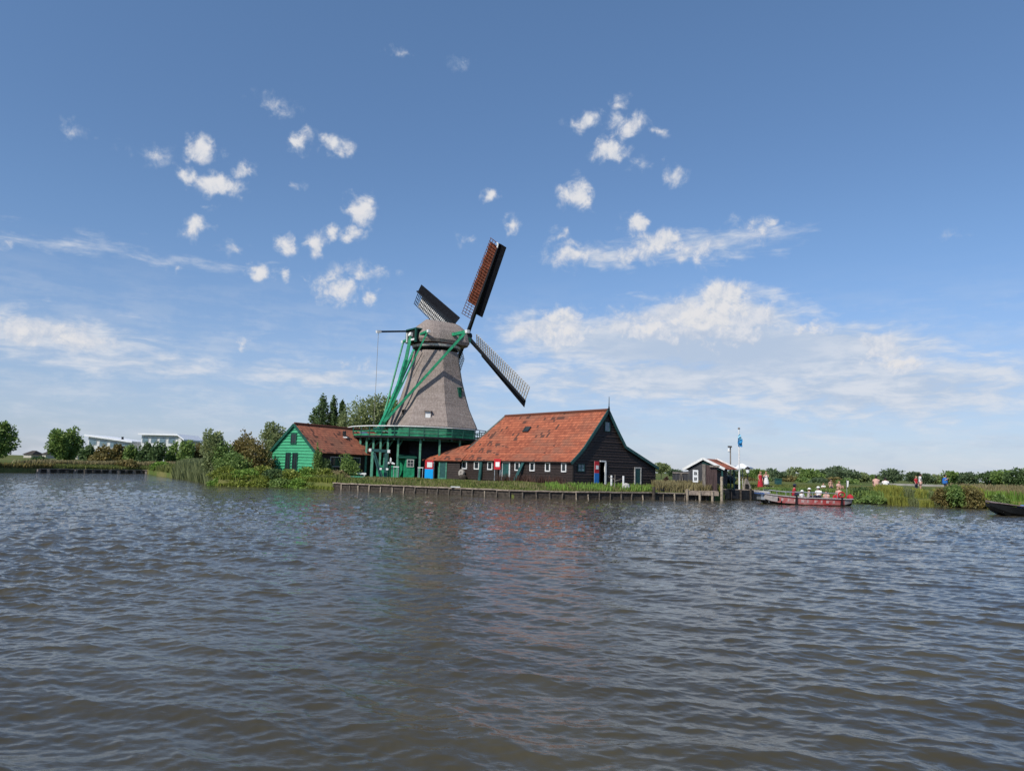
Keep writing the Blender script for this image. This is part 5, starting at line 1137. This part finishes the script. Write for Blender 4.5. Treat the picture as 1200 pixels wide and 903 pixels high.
# ================================================================== PEOPLE
def skin_mesh(name,joints,edges,root=0,sub=1):
    me=bpy.data.meshes.new(name); me.from_pydata([j[0] for j in joints],edges,[]); o=bpy.data.objects.new(name,me); COL.objects.link(o)
    md=o.modifiers.new('s','SKIN'); md.use_smooth_shade=True
    for i,v in enumerate(me.skin_vertices[0].data):
        r_=joints[i][1]; v.radius=(r_,r_) if isinstance(r_,float) else r_; v.use_root=(i==root)
    if sub: s2=o.modifiers.new('u','SUBSURF'); s2.levels=sub; s2.render_levels=sub
    dg=bpy.context.evaluated_depsgraph_get(); m2=bpy.data.meshes.new_from_object(o.evaluated_get(dg)); bpy.data.objects.remove(o); m2.name=name
    m2.materials.clear(); m2.materials.append(M['skin']); m2.polygons.foreach_set('use_smooth',[True]*len(m2.polygons)); return m2
def pose(kind):
    """joint list of a 1.70 m figure facing -Y, base at z=0"""
    J=[];E=[]
    def j(p,r,par=None):
        J.append((p,r)); 
        if par is not None: E.append((par,len(J)-1))
        return len(J)-1
    def hand(w,d,s):
        d=Vector(d).normalized(); w_=Vector(J[w][0]); side=Vector((1,0,0)) if abs(d.x)<.7 else Vector((0,0,1)); pal=j(tuple(w_+d*.07),(.038,.02),w)
        for k in(-1.5,-.5,.5,1.5): a=j(tuple(w_+d*.10+side*k*.018),.010,pal); j(tuple(w_+d*(.155-.012*abs(k))+side*k*.021+Vector((0,-.012,0))),.008,a)
        a=j(tuple(w_+d*.05+side*s*-.04),.012,w); j(tuple(w_+d*.085+side*s*-.052+Vector((0,-.02,0))),.010,a)
    if kind in('stand','phone'):
        pel=j((0,0,.93),(.15,.10)); ch=j((0,0,1.15),(.13,.09),pel); sh=j((0,0,1.36),(.16,.09),ch); nk=j((0,-.005,1.47),.055,sh); hd_=j((0,-.02,1.56),(.075,.085),nk); j((0,-.015,1.65),(.07,.085),hd_)
        for s in(-1,1):
            hp=j((s*.09,0,.86),.085,pel); kn=j((s*.10,-.02,.48),.058,hp); an=j((s*.10,.02,.09),.04,kn); j((s*.11,-.13,.04),(.04,.03),an)
            so_=j((s*.18,0,1.38),.055,sh)
            if kind=='stand': el_=j((s*.24,.03,1.12),.042,so_); wr=j((s*.21,-.10,.90),.03,el_); hand(wr,(0,-.15,-1),s)
            else: el_=j((s*.24,-.06,1.14),.042,so_); wr=j((s*.09,-.27,1.30),.03,el_); hand(wr,(0,-.4,1),s)
    else:
        pel=j((0,0,.12),(.16,.13)); ch=j((0,-.03,.34),(.14,.10),pel); sh=j((0,-.06,.55),(.165,.09),ch); nk=j((0,-.08,.65),.055,sh); hd_=j((0,-.11,.74),(.075,.085),nk); j((0,-.11,.82),(.07,.085),hd_)
        for s in(-1,1):
            hp=j((s*.10,-.06,.10),.09,pel); kn=j((s*.14,-.46,.16 if kind=='sit' else .42),.06,hp); an=j((s*.14,-.50 if kind=='sit' else -.42,-.26 if kind=='sit' else .05),.04,kn); j((s*.14,-.64 if kind=='sit' else -.56,-.31 if kind=='sit' else .02),(.04,.03),an)
            so_=j((s*.18,-.06,.56),.055,sh); el_=j((s*.24,-.12,.32),.042,so_); wr=j((s*.14,-.34,.26 if kind=='sit' else .44),.03,el_); hand(wr,(0,-1,0),s)
    return J,E
BODY={}
for k in('stand','phone','sit','crouch'):
    J,E_=pose(k); BODY[k]=skin_mesh('person_body',J,E_)
def person(kind,label,px,Y,z,rz,top=None,bottom=None,hair=None,hat=None,dress=None,skirt=None,sc=1.,bag=None,group=None):
    x=X(px,Y,z+.8); r=thing('person',label,'person',(x,Y,z),rz,group); r.scale=(sc,sc,sc)
    b=bpy.data.objects.new('body',BODY[kind]); COL.objects.link(b); b.parent=r
    st=kind in('stand','phone'); hx,hy,hz_=(0,-.02,1.56) if st else (0,-.11,.74)
    def P(mb,name,m_): return mb.build(name,m_,r,world=False,smooth=True)
    sh=[(1.43,.07,.07),(1.40,.20,.10),(1.30,.205,.125),(1.12,.175,.125),(.98,.185,.135),(.86,.20,.14)] if st else [(.62,.07,.07),(.585,.20,.10),(.48,.205,.125),(.30,.18,.13),(.12,.20,.16),(.0,.21,.18)]
    yo=0 if st else -.045
    if top:
        mb=MB(); mb.rings([[(q*math.cos(t_*.5236),(yo if not st else 0)+(-.03 if not st and z_>.3 else 0)+w_*math.sin(t_*.5236),z_) for t_ in range(12)] for z_,q,w_ in sh[::-1]])
        for s in(-1,1):
            a_,b_,c_=((s*.18,0,1.385),(s*.245,.03,1.11),None) if kind=='stand' else ((s*.18,0,1.385),(s*.245,-.05,1.14),None) if kind=='phone' else ((s*.18,-.06,.565),(s*.245,-.12,.33),None)
            mb.tube(a_,Vector(a_).lerp(Vector(b_),.8),.068,.058,8)
        P(mb,'shirt',top)
    if dress:
        mb=MB(); n=16; rows=[(1.33,.17,.12),(1.22,.18,.135),(1.02,.16,.12),(.88,.20,.16),(.6,.25,.20),(.30,.29,.24),(.12,.31,.26)]
        if dress[1]: rows=rows[:-2]+[(.45,.27,.22)]
        mb.rings([[(q*math.cos(t_*2*math.pi/n)*(1+.04*math.sin(t_*2.4+z_*3)),w_*math.sin(t_*2*math.pi/n),z_) for t_ in range(n)] for z_,q,w_ in rows[::-1]])
        for s in(-1,1): mb.tube((s*.12,0,1.3),(s*.10,-.0,1.43),.03,.03,6)
        P(mb,'dress',dress[0])
    if bottom:
        mb=MB()
        for s in(-1,1):
            if st: mb.tube((s*.085,0,.92),(s*.10,-.02,.50),.115,.085,10); mb.tube((s*.10,-.02,.52),(s*.10,.02,.13),.085,.065,10)
            else: mb.tube((s*.09,-.02,.11),(s*.14,-.46,.17 if kind=='sit' else .42),.115,.085,10); mb.tube((s*.14,-.45,.18 if kind=='sit' else .43),(s*.14,-.50 if kind=='sit' else -.43,-.2 if kind=='sit' else .1),.08,.065,10)
        P(mb,'trousers',bottom)
    if hair:
        mb=MB(); mb.ell((hx,hy+.02,hz_),[(-.12,.05,.04),(-.06,.095,.085),(.02,.105,.105),(.08,.10,.11),(.13,.075,.085),(.155,.02,.02)],12); P(mb,'hair',hair)
        mb=MB(); mb.ell((hx,hy-.055,hz_),[(-.085,.03,.03),(-.04,.066,.06),(.02,.075,.07),(.06,.06,.06),(.075,.02,.02)],10); P(mb,'face',M['skin'])
    if hat: mb=MB(); mb.ell((hx,hy,hz_+.06),[(0,.19,.2),(.015,.19,.2),(.02,.11,.12),(.10,.10,.11),(.13,.03,.03)],14); P(mb,'hat',hat)
    if bag: mb=MB(); mb.ell((-.25,.05,1.0),[(-.2,.08,.15),(-.1,.11,.19),(.12,.1,.18),(.2,.04,.1)],10); P(mb,'bag',bag)
    return r
person('stand','woman in a long red dress standing on the jetty above the boat bow',891.,70.,.92,.35,dress=(M['cl_red'],False),hair=M['hair_fair'])
person('phone','woman in a white dress with dark bag beside the woman in red',897.8,70.2,.92,-.3,dress=(M['cl_white'],True),hair=M['hair_fair'],bag=M['cl_navy'])
person('stand','slim person in white shorts and top standing upright on the right bank',1078.4,69.,1.13,1.3,top=M['cl_white'],hair=M['hair_dark'],sc=1.0)
# shorts for the standing person
rr_=[o for o in bpy.data.objects if o.name.startswith('person') and o.type=='EMPTY'][-1]
mb=MB()
for s in(-1,1): mb.tube((s*.085,0,.94),(s*.10,-.02,.62),.118,.10,10)
mb.build('shorts',M['cl_pink'],rr_,world=False,smooth=True)
person('stand','person in a dark red top half hidden behind the standing one in white',1073.6,73.,1.1,.4,top=M['cl_red'],bottom=M['cl_navy'],hair=M['hair_fair'],sc=.88)
person('phone','person in a loose blue shirt holding a phone up on the right bank',1107.8,70.,1.13,.6,top=M['cl_blue'],bottom=M['cl_navy'],hair=M['hair_dark'],sc=.98)
rr_=[o for o in bpy.data.objects if o.name.startswith('person') and o.type=='EMPTY'][-1]
mb=MB(); mb.ell((0,.03,0),[(.78,.25,.2),(.9,.29,.24),(1.1,.26,.22),(1.3,.23,.17),(1.40,.12,.1)],12); mb.build('loose_shirt',M['cl_blue'],rr_,world=False,smooth=True)
mb=MB(); mb.ell((.02,.22,0),[(.98,.1,.07),(1.05,.15,.11),(1.3,.15,.11),(1.4,.06,.05)],10); mb.build('backpack',M['cl_navy'],rr_,world=False,smooth=True)
person('crouch','person with a bare pale back sitting on the right bank, left of two',1026.8,67.5,1.5,2.9,top=M['cl_pink'],hair=M['hair_dark'],sc=1.12)
person('crouch','person in a white shirt and dark trousers sitting on the right bank, right of two',1037.6,67.3,1.35,2.7,top=M['cl_white'],bottom=M['cl_navy'],hair=M['hair_dark'],sc=1.15)
# ================================================================== BOATS
def hull(r,secs,m,name='hull'):
    mb=MB(); R=[]
    for (x,y,w,zt,zb,f) in secs: R.append([(x,y-w,zt),(x,y-w*f,zb+(zt-zb)*.35),(x,y-w*f*.7,zb),(x,y+w*f*.7,zb),(x,y+w*f,zb+(zt-zb)*.35),(x,y+w,zt),(x,y+w-.07,zt),(x,y+max(.02,w*f-.1),zb+.22),(x,y-max(.02,w*f-.1),zb+.22),(x,y-w+.07,zt)])
    mb.rings(R); return mb.build(name,m,r)
Yb=59.6; xa,xb=X(889.5,Yb,.6),X(994.,Yb,.6); LB=xb-xa
boat=thing('red_boat','long open boat with faded red side carrying several seated passengers','boat',((xa+xb)/2,Yb,0))
zbow=at(893,577.5,Yb).z; zmid=at(945,582.4,Yb).z; zst=at(993,584.,Yb).z
SEC=[(0,.35,zbow+.12,.35,.5),(.035,.7,zbow+.02,.12,.7),(.10,.95,zbow-.04,-.08,.8),(.2,1.08,(zbow+zmid)/2,-.2,.88),(.45,1.15,zmid,-.25,.9),(.7,1.12,zmid-.0,-.25,.9),(.9,1.0,zst,-.2,.88),(1.,.85,zst+.02,.05,.8)]
hull(boat,[(xa+LB*f,Yb,w,zt,zb,k) for f,w,zt,zb,k in SEC],M['boat_black'])
def sidep(f,off,up):  # point on the near topside
    F_=[s_[0] for s_ in SEC]; w=np.interp(f,F_,[s_[1] for s_ in SEC]); zt=np.interp(f,F_,[s_[2] for s_ in SEC]); zb=np.interp(f,F_,[s_[3] for s_ in SEC]); k=np.interp(f,F_,[s_[4] for s_ in SEC])
    zz=zt+(zb+(zt-zb)*.35-zt)*up; ww=w+(w*k-w)*up; return Vector((xa+LB*f,Yb-ww-off,zz))
def sheet(f0,f1,u0,u1,off,name,m_,n=20):
    mb=MB()
    for i in range(n):
        a_,b_=f0+(f1-f0)*i/n,f0+(f1-f0)*(i+1)/n; mb.quad(sidep(a_,off,u1),sidep(b_,off,u1),sidep(b_,off,u0),sidep(a_,off,u0))
    return mb.build(name,m_,boat)
sheet(.10,.98,.12,.98,.012,'red_side',M['boat_red']); sheet(.03,.16,.0,.95,.02,'pale_bow_side',M['boat_grey']); sheet(.90,.99,.15,.95,.02,'grey_stern_side',M['boat_grey'])
# worn pale letters on the side : blocks too faded to read
mb=MB(); 
for i in range(9):
    f=.19+.072*i+random.uniform(-.006,.006); w=.03*random.uniform(.5,1); mb.quad(sidep(f,.02,.72),sidep(f+w,.02,.72),sidep(f+w,.02,.34),sidep(f,.02,.34))
    if i%2: mb.quad(sidep(f+w,.021,.5),sidep(f+w+.018,.021,.5),sidep(f+w+.018,.021,.4),sidep(f+w,.021,.4))
mb.build('faded_lettering',mat('faded_lettering_paint',(.56,.40,.38),.7,.2,5),boat)
mb=MB()
for i in range(30):
    a_,b_=i/30,(i+1)/30; mb.bar(sidep(a_,.03,.02),sidep(b_,.03,.02),.08,.07); q,w_=sidep(a_,.03,.02),sidep(b_,.03,.02); mb.bar((q.x,2*Yb-q.y,q.z),(w_.x,2*Yb-w_.y,w_.z),.08,.07)
mb.build('gunwale',M['boat_grey'],boat)
mb=MB(); p_=sidep(.08,0,0); mb.box((xa+.25,Yb,zbow+.12),(.9,1.25,.1)); mb.build('bow_platform',M['latt_white'],boat); mb=MB(); mb.box((xa+.22,Yb-.05,zbow+.0),(.8,1.3,.12)); mb.build('blue_band',M['tarp_blue'],boat)
mb=MB(); mb.box((xa+.25,Yb-.02,zbow-.28),(.55,1.0,.45)); mb.build('bow_block',M['metal'],boat)
for f in(.355,.86): mb=MB(); mb.bar(sidep(f,.06,0)+Vector((0,0,.15)),sidep(f,.0,1.)+Vector((0,-.08,-.1)),.2,.1,up=(1,0,0)); mb.build('fender',M['tarblack'],boat)
zr0=at(945,576.6,Yb).z
mb=MB(); 
for sgn in(1,-1):
    P=[Vector((xa+LB*f,Yb-sgn*(np.interp(f,[0,.2,1],[.4,1.0,.8])),zr0+(.12 if f<.15 else 0))) for f in(.08,.25,.4,.55,.7,.83)]; mb.path(P,.03,6)
    for p in P: mb.tube((p.x,p.y,.1),p,.025,n=5)
mb.build('hand_rail',M['metal'],boat)
for f in(.25,.4,.55,.7): mb=MB(); mb.box((xa+LB*f,Yb,.32),(.3,1.9,.06)); mb.build('thwart',M['grey_wood'],boat)
# lifebuoy and stern flag
mb=MB(); c_=Vector((xa+LB*.86,Yb-1.08,at(980,579,Yb).z)); n=18; ringp=[]
for i in range(n):
    a=2*math.pi*i/n; cc_=c_+Vector((math.cos(a)*.25,0,math.sin(a)*.2)); ringp.append([cc_+Vector((math.cos(a)*.06*math.cos(b),-.05*math.sin(b),math.sin(a)*.06*math.cos(b))) for b in[k*2*math.pi/6 for k in range(6)]])
mb.rings(ringp+[ringp[0]],cap=False); tag(mb.build('lifebuoy',M['cl_red']),'red ring lifebuoy hanging on the rail near the stern of the red boat','lifebuoy')
mb=MB(); mb.tube((xb-.1,Yb,.3),(xb-.1,Yb,at(993,562,Yb).z),.02,n=5); mb.build('flag_staff',M['metal'],boat)
mb=MB(); zf=at(992,563.,Yb).z; 
for i in range(6): a_,b_=i/6,(i+1)/6; y_=lambda f:Yb+.06*math.sin(f*7); mb.quad((xb-.09+.12*a_,y_(a_),zf-.5),(xb-.09+.12*b_,y_(b_),zf-.5),(xb-.09+.2*b_,y_(b_),zf),(xb-.09+.2*a_,y_(a_),zf))
mb.build('white_flag',M['cl_white'],boat)
mb=MB(); mb.ell((xb-.05,Yb-.45,.62),[(-.1,.2,.35),(.08,.24,.38),(.2,.17,.28),(.3,.07,.1)],10); mb.build('stern_tarpaulin',M['cl_red'],boat)
zs=.18
person('sit','passenger in a red jacket and navy cap near the bow of the red boat',929.5,59.8,zs+.48,1.2,top=M['cl_red'],bottom=M['cl_navy'],hat=M['cl_navy'],hair=M['hair_dark'],sc=1.05)
person('sit','passenger in white behind the red jacketed one on the red boat',938.8,59.4,zs+.1,.4,top=M['cl_white'],bottom=M['cl_navy'],hat=M['cl_white'],hair=M['hair_dark'],sc=.95)
person('sit','passenger in white and grey in the middle of the red boat',946.8,60.2,zs+.28,1.4,top=M['boat_grey'],bottom=M['cl_navy'],hair=M['hair_fair'],hat=M['cl_white'],sc=.95)
person('sit','passenger in white with a white sun hat right of the middle of the red boat',959.6,59.5,zs+.34,-.8,top=M['cl_white'],bottom=M['cl_navy'],hat=M['cl_white'],hair=M['hair_dark'],sc=1.05)
person('sit','passenger in a pale top near the lifebuoy of the red boat',968.5,60.2,zs+.1,-.6,top=M['cl_pink'],bottom=M['cl_navy'],hair=M['hair_dark'],sc=.95)
person('sit','passenger in pink sitting by the stern of the red boat',983.5,59.9,zs+.38,-1.1,top=M['cl_pink'],bottom=M['cl_red'],hair=M['hair_fair'],sc=1.05)
person('stand','bare shouldered bather standing in the bank grass behind the boat, left of the group',973.5,70.5,.6,.2,bottom=M['cl_navy'],hair=M['hair_dark'],sc=.85)
person('crouch','person in pink sitting in the bank grass behind the boat stern',982.,70.,1.0,.4,top=M['cl_pink'],hair=M['hair_fair'],sc=1.05)
person('crouch','fair haired person in white sitting on the bank behind the stern flag',964.8,71.,.95,-.3,top=M['cl_white'],hair=M['hair_fair'],sc=.8)
# dark boat at the right edge
Yd=50.5; xa,xb=X(1158.,Yd,.5),X(1290,Yd,.5); LB=xb-xa; zt0=at(1160,588.5,Yd).z; zt1=at(1195,595.5,Yd).z
db=thing('dark_boat','low black tarred boat with a pinkish brown foredeck at the right edge of the photo','boat',((xa+xb)/2,Yd,0))
hull(db,[(xa+LB*f,Yd,w,zt,zb,.85) for f,w,zt,zb in((0,.3,zt0,.55),(.05,.62,zt0-.08,.25),(.14,.95,zt0-.2,-.05),(.3,1.15,zt1-.02,-.25),(.6,1.2,zt1-.05,-.25),(.85,1.1,zt1,-.2),(1.,.7,zt0-.1,.2))],M['boat_black'])
mb=MB(); P=[(0,.27,zt0+.06),(.05,.6,zt0+.02),(.14,.93,zt0-.06),(.27,1.1,zt1+.16)]
for (f,w,z),(f2,w2,z2) in zip(P[:-1],P[1:]): mb.hexa([(xa+LB*f,Yd-w,z-.05),(xa+LB*f2,Yd-w2,z2-.05),(xa+LB*f2,Yd+w2,z2-.05),(xa+LB*f,Yd+w,z-.05),(xa+LB*f,Yd-w,z),(xa+LB*f2,Yd-w2,z2),(xa+LB*f2,Yd+w2,z2+.1),(xa+LB*f,Yd+w,z+.1)])
mb.build('foredeck',M['deck_brown'],db)
mb=MB(); x=X(1182,Yd,.9)
for k in range(14):
    a_=random.uniform(0,2.5); mb.ell((x+.25+a_,Yd-.75+random.uniform(-.12,.3),zt1+.12+random.uniform(-.05,.1)),[(-.14,.16,.12),(-.02,.3,.22),(.1,.22,.15),(.14,.05,.04)],8,rz=random.uniform(0,3))
tag(mb.build('blue_tarpaulin',M['tarp_blue']),'crumpled blue tarpaulin heaped in the dark boat','tarpaulin')
mb=MB()
for i in range(8):
    for j in range(5):
        def Q(i,j): 
            u=i/8; v=j/5; return Vector((x+.75+u*1.6,Yd-1.18-.10*math.sin(u*14+v*3)*v-.03,zt1+.12-v*(.15+.5*(1-abs(u-.4)*1.2))))
        mb.quad(Q(i,j+1),Q(i+1,j+1),Q(i+1,j),Q(i,j))
tag(mb.build('green_tarpaulin',M['cl_green']),'green tarpaulin hanging over the side of the dark boat','tarpaulin')
